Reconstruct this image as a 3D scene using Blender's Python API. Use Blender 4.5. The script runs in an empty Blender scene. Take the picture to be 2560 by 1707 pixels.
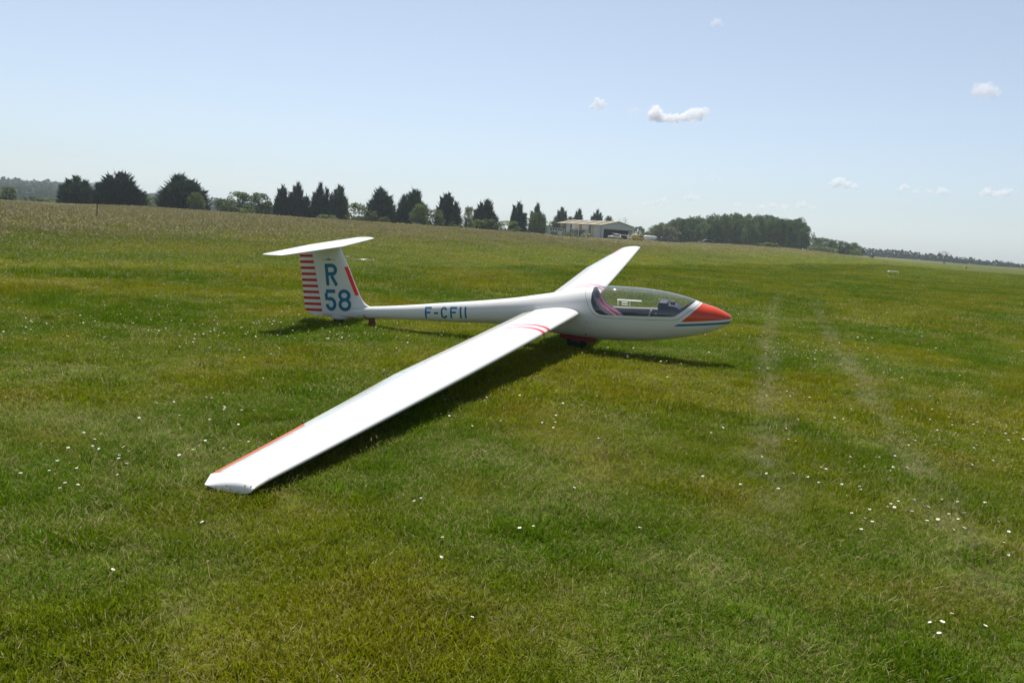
import bpy, bmesh, math, random
import numpy as np
from mathutils import Vector, Matrix, Euler

random.seed(7)
RNG = np.random.default_rng(11)
SC = bpy.context.scene
COL = SC.collection

# ------------------------------------------------------------------ camera
FPX = 1983.2                      # focal length in photo pixels (2560 wide)
CAM = np.array([2.4976, -11.4349, 1.6988])
YAW, PITCH, ROLL = 1.8690, -0.1364, 0.0657
_F = np.array([math.cos(YAW) * math.cos(PITCH), math.sin(YAW) * math.cos(PITCH), math.sin(PITCH)])
_R = np.cross(_F, [0, 0, 1]); _R /= np.linalg.norm(_R)
_U = np.cross(_R, _F)
CR = math.cos(ROLL) * _R + math.sin(ROLL) * _U
CU = -math.sin(ROLL) * _R + math.cos(ROLL) * _U
CF = _F
cam_d = bpy.data.cameras.new('camera')
cam = bpy.data.objects.new('camera', cam_d)
COL.objects.link(cam)
cam_d.sensor_width = 36.0
cam_d.lens = FPX / 2560 * 36.0
cam_d.clip_start = 0.1
cam_d.clip_end = 60000
cam.matrix_world = Matrix(((CR[0], CU[0], -CF[0], CAM[0]), (CR[1], CU[1], -CF[1], CAM[1]),
                           (CR[2], CU[2], -CF[2], CAM[2]), (0, 0, 0, 1)))
SC.camera = cam

# ------------------------------------------------------------------ light
SUN_AZ, SUN_EL = math.radians(118), math.radians(64)
SUND = Vector((math.cos(SUN_AZ) * math.cos(SUN_EL), math.sin(SUN_AZ) * math.cos(SUN_EL), math.sin(SUN_EL)))
world = bpy.data.worlds.new('World')
SC.world = world
world.use_nodes = True
wn = world.node_tree.nodes
wl = world.node_tree.links
wn.clear()
sky = wn.new('ShaderNodeTexSky'); sky.sky_type = 'NISHITA'
sky.sun_disc = False
sky.sun_elevation = SUN_EL
sky.sun_rotation = math.pi / 2 - SUN_AZ
sky.altitude = 100
sky.air_density = 1.0
sky.dust_density = 0.8
sky.ozone_density = 4.0
bg = wn.new('ShaderNodeBackground'); bg.inputs[1].default_value = 0.084
wo = wn.new('ShaderNodeOutputWorld')
hs = wn.new('ShaderNodeHueSaturation'); hs.inputs['Saturation'].default_value = 0.60   # thin high haze
tint = wn.new('ShaderNodeMix'); tint.data_type = 'RGBA'; tint.blend_type = 'MULTIPLY'
tint.inputs[0].default_value = 1.0; tint.inputs[7].default_value = (0.945, 0.98, 1.02, 1)
wl.new(sky.outputs[0], hs.inputs['Color']); wl.new(hs.outputs[0], tint.inputs[6]); wl.new(tint.outputs[2], bg.inputs[0]); wl.new(bg.outputs[0], wo.inputs[0])
sun_d = bpy.data.lights.new('sun', 'SUN')
sun_d.energy = 4.8
sun_d.angle = math.radians(0.53)
sun_d.color = (1.0, 0.955, 0.88)
sun = bpy.data.objects.new('sun', sun_d)
COL.objects.link(sun)
sun.rotation_euler = SUND.to_track_quat('Z', 'Y').to_euler()
SC.view_settings.view_transform = 'Standard'
SC.view_settings.look = 'None'
SC.view_settings.exposure = 0.58
SC.view_settings.gamma = 1.0
SC.view_settings.use_curve_mapping = False
SC.cycles.use_denoising = True
SC.cycles.max_bounces = 8
SC.cycles.diffuse_bounces = 3
SC.cycles.glossy_bounces = 3
SC.cycles.transmission_bounces = 4
SC.cycles.transparent_max_bounces = 12
SC.cycles.volume_bounces = 6
SC.cycles.caustics_reflective = False
SC.cycles.caustics_refractive = False


# ------------------------------------------------------------------ helpers
def px_dir(x, y):
    v = CF + (x - 1280) / FPX * CR - (y - 853.5) / FPX * CU
    return v / np.linalg.norm(v)


def px_at(x, y, dist):
    """world point seen at photo pixel (x,y) at a horizontal distance"""
    v = px_dir(x, y)
    return CAM + v * dist / math.hypot(v[0], v[1])


def sstep(a, b, x):
    t = np.clip((np.asarray(x, float) - a) / (b - a), 0, 1)
    return t * t * (3 - 2 * t)


def edge_u(x, y):
    """distance beyond the mown edge, metres (positive = uncut meadow)"""
    return (np.asarray(x, float) - 16.6) * -0.9707 + (np.asarray(y, float) - 88.0) * 0.2402


def terrain(x, y):
    x = np.asarray(x, float); y = np.asarray(y, float)
    dx, dy = x - CAM[0], y - CAM[1]
    r = np.hypot(dx, dy)
    az = np.degrees(np.arctan2(dy, dx))
    s = np.interp(az, [-180, 75, 85, 96, 101.5, 104, 108, 111, 133, 137, 141, 180],
                  [0.4, 0.7, 1.1, 1.0, 0.75, 0.75, 0.95, 1.08, 1.1, 0.72, 0.6, 0.4])
    s2 = np.interp(az, [-180, 82, 88, 100, 104, 112, 180], [0.0, 0.0, 0.8, 0.95, 0.75, 0.0, 0.0])
    u = edge_u(x, y)
    z = s * sstep(4, 46, u) * sstep(24, 105, r) + s2 * sstep(150, 290, r)
    z = z + 0.05 * sstep(-6.0, -1.5, y)
    z = z + 0.012 * np.sin(x * 1.3 + 0.7 * y) * np.sin(y * 1.1 - 0.4 * x) * sstep(3, 8, r) * sstep(1, 4, np.hypot(x, y) - 1)
    return z


def tag(o, label=None, cat=None, group=None, kind=None):
    if label: o['label'] = label
    if cat: o['category'] = cat
    if group: o['group'] = group
    if kind: o['kind'] = kind
    return o


def empty(name, loc=(0, 0, 0), rot=(0, 0, 0), parent=None):
    o = bpy.data.objects.new(name, None)
    COL.objects.link(o)
    o.location = loc
    o.rotation_euler = rot
    o.parent = parent
    return o


def mesh_data(name, verts, faces, mats, smooth=False, fmat=None):
    me = bpy.data.meshes.new(name)
    me.from_pydata([tuple(map(float, v)) for v in verts], [], [tuple(map(int, f)) for f in faces])
    for m in (mats if isinstance(mats, (list, tuple)) else [mats]):
        me.materials.append(m)
    if fmat is not None:
        me.polygons.foreach_set('material_index', np.asarray(fmat, np.int32))
    if smooth:
        me.polygons.foreach_set('use_smooth', np.ones(len(me.polygons), bool))
    me.update()
    return me


def obj(name, me, parent=None, loc=None, rot=None, scale=None):
    o = bpy.data.objects.new(name, me)
    COL.objects.link(o)
    o.parent = parent
    if loc is not None: o.location = loc
    if rot is not None: o.rotation_euler = rot
    if scale is not None: o.scale = scale
    return o


class MB:
    """collects simple shapes into one mesh"""
    def __init__(s):
        s.v = []; s.f = []; s.m = []

    def add(s, verts, faces, mi=0):
        b = len(s.v)
        s.v += [tuple(map(float, p)) for p in verts]
        for f in faces:
            s.f.append(tuple(b + i for i in f)); s.m.append(mi)
        return s

    def box(s, lo, hi, mi=0):
        x0, y0, z0 = lo; x1, y1, z1 = hi
        return s.add([(x0, y0, z0), (x1, y0, z0), (x1, y1, z0), (x0, y1, z0), (x0, y0, z1), (x1, y0, z1), (x1, y1, z1), (x0, y1, z1)],
                     [(0, 3, 2, 1), (4, 5, 6, 7), (0, 1, 5, 4), (1, 2, 6, 5), (2, 3, 7, 6), (3, 0, 4, 7)], mi)

    def tube(s, pts, rad, n=10, mi=0, cap=True):
        pts = [Vector(p) for p in pts]
        if not hasattr(rad, '__len__'): rad = [rad] * len(pts)
        rings = []
        for i, p in enumerate(pts):
            d = (pts[min(i + 1, len(pts) - 1)] - pts[max(i - 1, 0)]).normalized()
            a = d.cross(Vector((0, 0, 1)))
            if a.length < 1e-3: a = Vector((1, 0, 0))
            a.normalize(); b = d.cross(a)
            rings.append([p + rad[i] * (math.cos(t) * a + math.sin(t) * b) for t in [2 * math.pi * k / n for k in range(n)]])
        v = [q for r in rings for q in r]
        f = []
        for i in range(len(rings) - 1):
            for k in range(n):
                f.append((i * n + k, i * n + (k + 1) % n, (i + 1) * n + (k + 1) % n, (i + 1) * n + k))
        if cap:
            f.append(tuple(range(n))[::-1]); f.append(tuple((len(rings) - 1) * n + k for k in range(n)))
        return s.add(v, f, mi)

    def lathe_y(s, prof, n=28, c=(0, 0, 0), mi=0):
        """profile of (radius, y) turned about the y axis"""
        v = []; f = []
        for r, y in prof:
            for k in range(n):
                t = 2 * math.pi * k / n
                v.append((c[0] + r * math.cos(t), c[1] + y, c[2] + r * math.sin(t)))
        for i in range(len(prof) - 1):
            for k in range(n):
                f.append((i * n + k, i * n + (k + 1) % n, (i + 1) * n + (k + 1) % n, (i + 1) * n + k))
        f.append(tuple(range(n))); f.append(tuple((len(prof) - 1) * n + k for k in range(n))[::-1])
        return s.add(v, f, mi)

    def prism_y(s, poly, y0, y1, mi=0, inset=0.0):
        """polygon in xz extruded along y"""
        n = len(poly)
        v = [(x, y0, z) for x, z in poly] + [(x, y1, z) for x, z in poly]
        f = [tuple(range(n)), tuple(range(2 * n - 1, n - 1, -1))]
        for i in range(n):
            j = (i + 1) % n
            f.append((i, n + i, n + j, j))
        return s.add(v, f, mi)

    def data(s, name, mats, smooth=False):
        me = mesh_data(name, s.v, s.f, mats, smooth, s.m)
        bm = bmesh.new(); bm.from_mesh(me)
        bmesh.ops.recalc_face_normals(bm, faces=bm.faces)
        bm.to_mesh(me); bm.free()
        return me

    def build(s, name, mats, parent=None, smooth=False, **k):
        return obj(name, s.data(name, mats, smooth), parent, **k)


def bevel(o, w, seg=2):
    b = o.modifiers.new('bevel', 'BEVEL'); b.width = w; b.segments = seg; b.limit_method = 'ANGLE'
    for p in o.data.polygons: p.use_smooth = True
    o.data.set_sharp_from_angle(angle=math.radians(40))
    return o


def pchip(xs, ys, x):
    xs = np.asarray(xs, float); ys = np.asarray(ys, float)
    if xs[0] > xs[-1]: xs, ys = xs[::-1], ys[::-1]
    h = np.diff(xs); dl = np.diff(ys) / h
    m = np.zeros(len(xs)); m[0], m[-1] = dl[0], dl[-1]
    for i in range(1, len(xs) - 1):
        if dl[i - 1] * dl[i] > 0:
            w1, w2 = 2 * h[i] + h[i - 1], h[i] + 2 * h[i - 1]
            m[i] = (w1 + w2) / (w1 / dl[i - 1] + w2 / dl[i])
    x = np.clip(x, xs[0], xs[-1])
    i = np.clip(np.searchsorted(xs, x) - 1, 0, len(h) - 1)
    t = (x - xs[i]) / h[i]
    return ((1 + 2 * t) * (1 - t) ** 2 * ys[i] + t * (1 - t) ** 2 * h[i] * m[i]
            + t * t * (3 - 2 * t) * ys[i + 1] + t * t * (t - 1) * h[i] * m[i + 1])


# ------------------------------------------------------------------ materials
class NT:
    def __init__(s, name):
        s.mat = bpy.data.materials.new(name); s.mat.use_nodes = True
        s.n = s.mat.node_tree.nodes; s.l = s.mat.node_tree.links
        s.n.clear()
        s.out = s.n.new('ShaderNodeOutputMaterial')

    def node(s, t, **k):
        x = s.n.new(t)
        for a, b in k.items(): setattr(x, a, b)
        return x

    def put(s, sock, v):
        if isinstance(v, bpy.types.NodeSocket): s.l.new(v, sock)
        elif isinstance(v, (tuple, list)) and len(v) == 3 and sock.type == 'RGBA': sock.default_value = (*v, 1)
        else: sock.default_value = v

    def math(s, op, a, b=None, c=None, clamp=False):
        x = s.node('ShaderNodeMath', operation=op, use_clamp=clamp)
        s.put(x.inputs[0], a)
        if b is not None: s.put(x.inputs[1], b)
        if c is not None: s.put(x.inputs[2], c)
        return x.outputs[0]

    def mix(s, f, a, b):
        x = s.node('ShaderNodeMix', data_type='RGBA')
        s.put(x.inputs[0], f); s.put(x.inputs[6], a); s.put(x.inputs[7], b)
        return x.outputs[2]

    def noise(s, vec, scale, detail=3, rough=0.55):
        x = s.node('ShaderNodeTexNoise')
        if vec is not None: s.l.new(vec, x.inputs['Vector'])
        x.inputs['Scale'].default_value = scale; x.inputs['Detail'].default_value = detail
        x.inputs['Roughness'].default_value = rough
        return x.outputs[0]

    def ramp(s, f, a, b):
        x = s.node('ShaderNodeMapRange'); x.clamp = True; x.interpolation_type = 'SMOOTHSTEP'
        s.put(x.inputs[0], f); s.put(x.inputs[1], a); s.put(x.inputs[2], b)
        return x.outputs[0]

    def xyz(s, which='Object'):
        if which == 'World': v = s.node('ShaderNodeNewGeometry').outputs['Position']
        else: v = s.node('ShaderNodeTexCoord').outputs['Object']
        x = s.node('ShaderNodeSeparateXYZ'); s.l.new(v, x.inputs[0])
        return v, x.outputs[0], x.outputs[1], x.outputs[2]

    def principled(s, color, rough=0.5, spec=0.5, metal=0.0, coat=0.0, normal=None):
        p = s.node('ShaderNodeBsdfPrincipled')
        s.put(p.inputs['Base Color'], color)
        s.put(p.inputs['Roughness'], rough)
        p.inputs['Specular IOR Level'].default_value = spec
        p.inputs['Metallic'].default_value = metal
        p.inputs['Coat Weight'].default_value = coat
        p.inputs['Coat Roughness'].default_value = 0.08
        if normal is not None: s.l.new(normal, p.inputs['Normal'])
        s.l.new(p.outputs[0], s.out.inputs[0])
        return p


def plain(name, col, rough=0.5, spec=0.4, metal=0.0, coat=0.0, var=0.12, scale=6.0):
    """painted / moulded surface with light mottling"""
    t = NT(name)
    v, *_ = t.xyz()
    n = t.noise(v, scale, 4)
    f = t.ramp(n, 0.3, 0.7)
    dark = tuple(c * (1 - var) for c in col); lite = tuple(min(1, c * (1 + var * 0.6)) for c in col)
    r = t.math('MULTIPLY_ADD', n, 0.15, rough - 0.07)
    t.principled(t.mix(f, dark, lite), r, spec, metal, coat)
    return t.mat


def leaf_shader(t, col, trans=0.4, gloss=0.05, rough=0.4):
    df = t.node('ShaderNodeBsdfDiffuse'); t.put(df.inputs[0], col)
    tl = t.node('ShaderNodeBsdfTranslucent'); t.put(tl.inputs[0], col)
    m = t.node('ShaderNodeMixShader'); m.inputs[0].default_value = trans
    t.l.new(df.outputs[0], m.inputs[1]); t.l.new(tl.outputs[0], m.inputs[2])
    res = m.outputs[0]
    if gloss > 0:
        gl = t.node('ShaderNodeBsdfGlossy'); gl.inputs['Roughness'].default_value = rough
        gl.inputs[0].default_value = (0.9, 0.95, 0.85, 1)
        m2 = t.node('ShaderNodeMixShader'); m2.inputs[0].default_value = gloss
        t.l.new(res, m2.inputs[1]); t.l.new(gl.outputs[0], m2.inputs[2])
        res = m2.outputs[0]
    t.l.new(res, t.out.inputs[0])


WHITE = (0.67, 0.665, 0.645)
ORANGE = (0.56, 0.050, 0.010)
BLUE = (0.008, 0.150, 0.265)
REDP = (0.62, 0.028, 0.03)


def gelcoat(name, base=WHITE, paint=None, rough=0.24):
    """aged white gelcoat: faint dust and yellowing, optional painted marks"""
    t = NT(name)
    v, x, y, z = t.xyz()
    n1 = t.noise(v, 1.7, 5); n2 = t.noise(v, 14.0, 3)
    dirt = t.math('MULTIPLY', t.ramp(n1, 0.4, 0.75), 0.35)
    col = t.mix(dirt, base, tuple(b * k for b, k in zip(base, (0.90, 0.885, 0.84))))
    if paint: col = paint(t, col, x, y, z)
    r = t.math('MULTIPLY_ADD', n2, 0.14, rough - 0.06)
    t.principled(col, r, 0.45, 0.0, 0.25)
    return t.mat


def paint_nose(t, col, x, y, z):
    # scallop: bounded by a slanting front-canopy line and a waterline
    a = t.math('SUBTRACT', t.math('MULTIPLY', t.math('SUBTRACT', x, 1.50), 0.255), t.math('MULTIPLY', t.math('SUBTRACT', z, 0.605), 0.257))
    lo = t.math('SUBTRACT', z, t.math('MULTIPLY_ADD', x, 0.097, 0.605 - 1.5 * 0.097))
    red = t.math('MULTIPLY', t.math('GREATER_THAN', a, 0.0), t.math('GREATER_THAN', lo, 0.0))
    col = t.mix(red, col, ORANGE)
    b0 = t.math('LESS_THAN', lo, -0.030); b1 = t.math('GREATER_THAN', lo, -0.064)
    bb = t.math('GREATER_THAN', t.math('SUBTRACT', t.math('MULTIPLY', t.math('SUBTRACT', x, 1.413), 0.032), t.math('MULTIPLY', t.math('SUBTRACT', z, 0.538), 0.047)), 0.0)
    blu = t.math('MULTIPLY', t.math('MULTIPLY', b0, b1), bb)
    return t.mix(blu, col, BLUE)


def paint_wing(t, col, x, y, z):
    ay = t.math('ABSOLUTE', y)
    # two walkway stripes tapering aft from the leading edge
    k = t.math('MULTIPLY_ADD', x, 0.050, 0.050)      # half width
    k = t.math('MAXIMUM', k, 0.0)
    s1 = t.math('LESS_THAN', t.math('ABSOLUTE', t.math('SUBTRACT', ay, 1.70)), k)
    s2 = t.math('LESS_THAN', t.math('ABSOLUTE', t.math('SUBTRACT', ay, 1.91)), k)
    s = t.math('MULTIPLY', t.math('MAXIMUM', s1, s2), t.math('GREATER_THAN', x, -0.53))
    return t.mix(s, col, REDP)


def paint_aileron(t, col, x, y, z):
    ay = t.math('ABSOLUTE', y)
    s = t.math('GREATER_THAN', t.math('ADD', ay, t.math('MULTIPLY', x, -1.6)), 6.18 + 1.16)
    return t.mix(s, col, (0.52, 0.11, 0.02))


def paint_rudder(t, col, x, y, z):
    w = t.math('MULTIPLY_ADD', x, -0.075, z)          # stripes tilt with the fuselage
    w = t.math('SUBTRACT', w, 0.4423 - 0.0985)
    fr = t.math('FRACT', t.math('DIVIDE', w, 0.0985))
    s = t.math('MULTIPLY', t.math('GREATER_THAN', fr, 0.54), t.math('GREATER_THAN', w, 0.1))
    return t.mix(s, col, (0.50, 0.022, 0.028))


M_FUS = gelcoat('gelcoat_fuselage', paint=paint_nose)
M_WING = gelcoat('gelcoat_wing', paint=paint_wing)
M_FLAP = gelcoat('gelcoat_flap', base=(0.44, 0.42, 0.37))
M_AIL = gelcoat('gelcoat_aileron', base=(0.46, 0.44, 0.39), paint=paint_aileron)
M_RUD = gelcoat('gelcoat_rudder', paint=paint_rudder)
M_WHITE = gelcoat('gelcoat_plain')
M_TAPE = plain('pale_blue_tape', (0.36, 0.48, 0.54), 0.35)
M_TEAL = plain('teal_lettering', BLUE, 0.3, coat=0.2)
M_RED = plain('red_film', (0.85, 0.02, 0.018), 0.35)
M_DOOR = plain('red_door_paint', (0.17, 0.012, 0.015), 0.6)
M_SEAM = plain('dark_seam', (0.05, 0.055, 0.06), 0.7)
M_TYRE = plain('tyre_rubber', (0.018, 0.018, 0.02), 0.75)
M_METAL = plain('bare_metal', (0.55, 0.55, 0.55), 0.35, metal=1.0)
M_LINER = plain('cockpit_liner', (0.055, 0.06, 0.075), 0.75)
M_POD = plain('instrument_pod_plastic', (0.022, 0.028, 0.055), 0.55)
M_STRAP = plain('harness_webbing', (0.50, 0.035, 0.08), 0.8)
M_SEAT = plain('seat_fabric', (0.028, 0.032, 0.055), 0.85)
M_RUST = plain('brown_castor_paint', (0.16, 0.055, 0.03), 0.7, var=0.3, scale=30)
_t = NT('clear_white_plastic')
_n = _t.noise(_t.xyz()[0], 20.0)
leaf_shader(_t, _t.mix(_n, (0.9, 0.9, 0.88), (0.97, 0.97, 0.95)), 0.6, 0.08, 0.2)
M_WINDOW = _t.mat
M_SILL = plain('grey_sill', (0.42, 0.42, 0.42), 0.5)


def glass_thin(name, tint=(0.965, 0.975, 0.975), rough=0.015, base=0.03):
    t = NT(name)
    v, *_ = t.xyz()
    tr = t.node('ShaderNodeBsdfTransparent'); tr.inputs[0].default_value = (*tint, 1)
    gl = t.node('ShaderNodeBsdfGlossy'); gl.inputs['Roughness'].default_value = rough
    df = t.node('ShaderNodeBsdfDiffuse'); df.inputs[0].default_value = (0.75, 0.77, 0.78, 1)
    fr = t.node('ShaderNodeFresnel'); fr.inputs[0].default_value = 1.49
    bf = t.node('ShaderNodeNewGeometry').outputs['Backfacing']    # same reflectance from either side of the thin sheet
    t.l.new(t.math('MULTIPLY_ADD', bf, 1 / 1.49 - 1.49, 1.49), fr.inputs[0])
    f = t.math('MULTIPLY', fr.outputs[0], 1.9, clamp=True)
    m1 = t.node('ShaderNodeMixShader')
    t.l.new(f, m1.inputs[0]); t.l.new(tr.outputs[0], m1.inputs[1]); t.l.new(gl.outputs[0], m1.inputs[2])
    m2 = t.node('ShaderNodeMixShader')       # fine dust on the perspex
    d = t.math('MULTIPLY_ADD', t.ramp(t.noise(v, 5.0, 4), 0.35, 0.75), base, base * 0.8)
    t.l.new(d, m2.inputs[0]); t.l.new(m1.outputs[0], m2.inputs[1]); t.l.new(df.outputs[0], m2.inputs[2])
    t.l.new(m2.outputs[0], t.out.inputs[0])
    return t.mat


M_GLASS = glass_thin('canopy_perspex')


def grass_colour(t, u_shift=0.0):
    """shared turf colour: green / yellow / dry patches fixed in the field, worn wheel tracks"""
    v, x, y, z = t.xyz('World')
    a = t.noise(v, 0.22, 3); b = t.noise(v, 0.9, 4, 0.6); c = t.noise(v, 3.2, 3)
    col = t.mix(t.ramp(a, 0.40, 0.62), (0.096, 0.170, 0.002), (0.198, 0.213, 0.003))
    col = t.mix(t.math('MULTIPLY', t.ramp(b, 0.50, 0.72), 0.5), col, (0.225, 0.195, 0.014))
    col = t.mix(t.math('MULTIPLY', t.ramp(c, 0.52, 0.74), 0.5), col, (0.060, 0.118, 0.003))
    # worn tracks curving along the strip
    jit = t.math('MULTIPLY', t.math('SUBTRACT', t.noise(v, 1.3, 3), 0.5), 0.55)
    yy = t.math('ADD', y, 5.0)
    tr = None
    for a0, a1, a2 in ((2.72, -0.006, 0.0010), (3.86, -0.004, 0.0011)):
        xc = t.math('ADD', t.math('MULTIPLY_ADD', yy, a1, a0), t.math('MULTIPLY', t.math('MULTIPLY', yy, yy), a2))
        dd = t.math('ABSOLUTE', t.math('ADD', t.math('SUBTRACT', x, xc), jit))
        m = t.math('SUBTRACT', 1.0, t.ramp(dd, 0.03, 0.24))
        tr = m if tr is None else t.math('MAXIMUM', tr, m)
    tr = t.math('MULTIPLY', tr, t.math('SUBTRACT', 1.0, t.ramp(y, 9.0, 24.0)))
    tr = t.math('MULTIPLY', tr, t.ramp(t.noise(v, 2.1, 3), 0.34, 0.60))
    tr = t.math('MULTIPLY', tr, t.ramp(t.noise(v, 9.0, 3), 0.38, 0.58))
    tr = t.math('MULTIPLY', tr, t.ramp(y, -7.6, -4.8))
    col = t.mix(t.math('MULTIPLY', tr, 0.78), col, (0.32, 0.31, 0.17))
    u = t.math('ADD', t.math('MULTIPLY', t.math('SUBTRACT', x, 16.6), -0.9707), t.math('MULTIPLY', t.math('SUBTRACT', y, 88.0), 0.2402))
    return col, u, v


def mat_blade(name, meadow=False):
    t = NT(name)
    col, u, v = grass_colour(t)
    if meadow:
        f = t.ramp(u, 2.0, 40.0)
        col = t.mix(t.math('MULTIPLY', f, 0.7), col, (0.155, 0.165, 0.030))
    at = t.node('ShaderNodeAttribute', attribute_name='dry'); at.attribute_type = 'GEOMETRY'
    rnd = t.node('ShaderNodeObjectInfo').outputs['Random']
    br = t.math('MULTIPLY_ADD', rnd, 0.55, 0.72)
    vm = t.node('ShaderNodeVectorMath', operation='SCALE'); t.put(vm.inputs[0], col); t.put(vm.inputs[3], br)
    dry = t.mix(rnd, (0.40, 0.33, 0.15), (0.28, 0.25, 0.08))
    if meadow:
        dry = t.mix(rnd, (0.37, 0.32, 0.19), (0.25, 0.24, 0.10))
    c = t.mix(at.outputs['Fac'], vm.outputs[0], dry)
    leaf_shader(t, c, 0.44, 0.008)
    return t.mat


M_BLADE = mat_blade('mown_grass_blade')
M_MEADOW = mat_blade('meadow_grass_blade', True)


def mat_ground():
    t = NT('turf_soil')
    col, u, v = grass_colour(t)
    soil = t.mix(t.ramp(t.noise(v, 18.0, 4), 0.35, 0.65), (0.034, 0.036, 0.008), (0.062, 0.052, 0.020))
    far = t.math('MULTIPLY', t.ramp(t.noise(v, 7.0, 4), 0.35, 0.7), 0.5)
    c1 = t.mix(t.math('ADD', far, 0.15), soil, t.mix(0.4, col, (0.030, 0.045, 0.004)))  # turf colour darkened to stand in for self-shadow that bare ground lacks
    mead = t.mix(t.ramp(t.noise(v, 0.35, 4), 0.35, 0.65), (0.090, 0.105, 0.020), (0.145, 0.130, 0.050))  # meadow tones lowered too, making up for shade of missing blades
    c2 = t.mix(t.ramp(u, 4.0, 60.0), c1, mead)
    bp = t.node('ShaderNodeBump'); bp.inputs['Strength'].default_value = 0.6; bp.inputs['Distance'].default_value = 0.03
    t.l.new(t.noise(v, 22.0, 4), bp.inputs['Height'])
    t.principled(c2, 0.95, 0.1, normal=bp.outputs[0])
    return t.mat


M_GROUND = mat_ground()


# ------------------------------------------------------------------ ground: one polar sheet out to the horizon
def build_ground():
    radii = list(np.concatenate([np.linspace(0, 12, 41), np.linspace(12.8, 40, 44)[0:], np.geomspace(42, 420, 46), np.geomspace(470, 2300, 12)]))
    n = 240
    v = []; f = []
    for r in radii:
        for k in range(n):
            t = 2 * math.pi * k / n
            v.append((CAM[0] + r * math.cos(t), CAM[1] + r * math.sin(t)))
    v = np.array(v)
    z = terrain(v[:, 0], v[:, 1])
    for i in range(len(radii) - 1):
        for k in range(n):
            f.append((i * n + k, (i + 1) * n + k, (i + 1) * n + (k + 1) % n, i * n + (k + 1) % n))
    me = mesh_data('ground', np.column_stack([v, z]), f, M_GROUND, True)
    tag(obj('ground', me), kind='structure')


build_ground()

# ================================================================== the glider
PHI = 0.0989
GO = (0.0, 0.0, 0.05)

TOPX = [2.166, 2.15, 2.077, 1.936, 1.741, 1.662, 1.431, 1.148, 0.864, 0.519, 0.286, 0.169, 0.051, -0.067, -0.185, -0.305, -0.45, -0.67, -0.917, -1.232, -1.552, -2.21, -2.892, -3.40, -3.9, -4.27]
TOPZ = [0.655, 0.697, 0.744, 0.803, 0.851, 0.877, 0.934, 0.972, 0.988, 0.984, 0.963, 0.947, 0.925, 0.897, 0.866, 0.836, 0.802, 0.754, 0.699, 0.641, 0.588, 0.491, 0.391, 0.328, 0.275, 0.235]
BOTX = [2.166, 2.15, 2.048, 1.79, 1.497, 1.192, 0.884, 0.564, 0.30, -0.05, -0.45, -0.80, -1.155, -2.138, -2.884, -3.658, -4.096, -4.27]
BOTZ = [0.655, 0.616, 0.534, 0.416, 0.331, 0.264, 0.217, 0.195, 0.190, 0.200, 0.225, 0.250, 0.260, 0.209, 0.172, 0.122, 0.103, 0.100]
HWX = [2.166, 2.15, 2.077, 1.936, 1.74, 1.50, 1.19, 0.88, 0.56, 0.17, -0.3, -0.8, -1.23, -2.2, -2.9, -3.4, -3.9, -4.27]
HWZ = [0.0, 0.045, 0.105, 0.165, 0.222, 0.268, 0.300, 0.315, 0.315, 0.302, 0.268, 0.218, 0.180, 0.136, 0.106, 0.088, 0.062, 0.040]


def f_top(x): return pchip(TOPX, TOPZ, np.asarray(x, float))
def f_bot(x): return pchip(BOTX, BOTZ, np.asarray(x, float))
def f_hw(x): return pchip(HWX, HWZ, np.asarray(x, float))


def f_sec(x, n=96, k=1.0):
    t0, b0, w = float(f_top(x)), float(f_bot(x)), float(f_hw(x))
    zc = (t0 + b0) / 2; hh = (t0 - b0) / 2
    e = 2.0 / 2.12
    out = []
    for i in range(n):
        a = 2 * math.pi * i / n
        c, s = math.cos(a), math.sin(a)
        out.append((x, k * w * math.copysign(abs(c) ** e, c), zc + k * hh * math.copysign(abs(s) ** e, s)))
    return out


def fus_y(x, z, k=1.0):
    """half width of the fuselage at (x, z)"""
    t0, b0, w = float(f_top(x)), float(f_bot(x)), float(f_hw(x))
    zc = (t0 + b0) / 2; hh = max((t0 - b0) / 2, 1e-4)
    q = min(1.0, abs(z - zc) / hh)
    return k * w * (1 - q ** 2.12) ** (1 / 2.12)


GLASS_POLY = [(0.205, 1.2), (0.212, 0.88), (0.222, 0.77), (0.262, 0.69), (0.31, 0.638), (0.36, 0.615), (0.42, 0.611), (0.602, 0.622), (1.174, 0.655), (1.36, 0.666), (1.41, 0.678), (1.45, 0.705), (1.56, 0.800), (1.662, 0.880), (2.0, 1.14)]
SEAM_POLY = [(0.095, 1.2), (0.103, 0.93), (0.125, 0.84), (0.18, 0.724), (0.25, 0.628), (0.30, 0.588), (0.36, 0.571), (0.43, 0.567), (0.802, 0.585), (1.34, 0.614), (1.41, 0.620), (1.46, 0.638), (1.63, 0.778), (1.745, 0.872), (2.05, 1.12)]


def inside(poly, x, z):
    c = False
    n = len(poly)
    for i in range(n):
        x0, z0 = poly[i]; x1, z1 = poly[i - 1]
        if (z0 > z) != (z1 > z) and x < (x1 - x0) * (z - z0) / (z1 - z0) + x0: c = not c
    return c


def grow(poly, d):
    cx, cz = 0.95, 0.95
    out = []
    n = len(poly)
    for i in range(n):
        a = Vector(poly[i - 1]) if i else Vector(poly[0]) + (Vector(poly[0]) - Vector(poly[1]))
        b = Vector(poly[(i + 1) % n]) if i < n - 1 else Vector(poly[-1]) + (Vector(poly[-1]) - Vector(poly[-2]))
        t = (b - a).normalized()
        nn = Vector((t.y, -t.x))
        p = Vector(poly[i])
        if (p + nn - Vector((cx, cz))).length < (p - Vector((cx, cz))).length: nn = -nn
        q = p + nn * d
        out.append((q.x, q.y))
    return out


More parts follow.
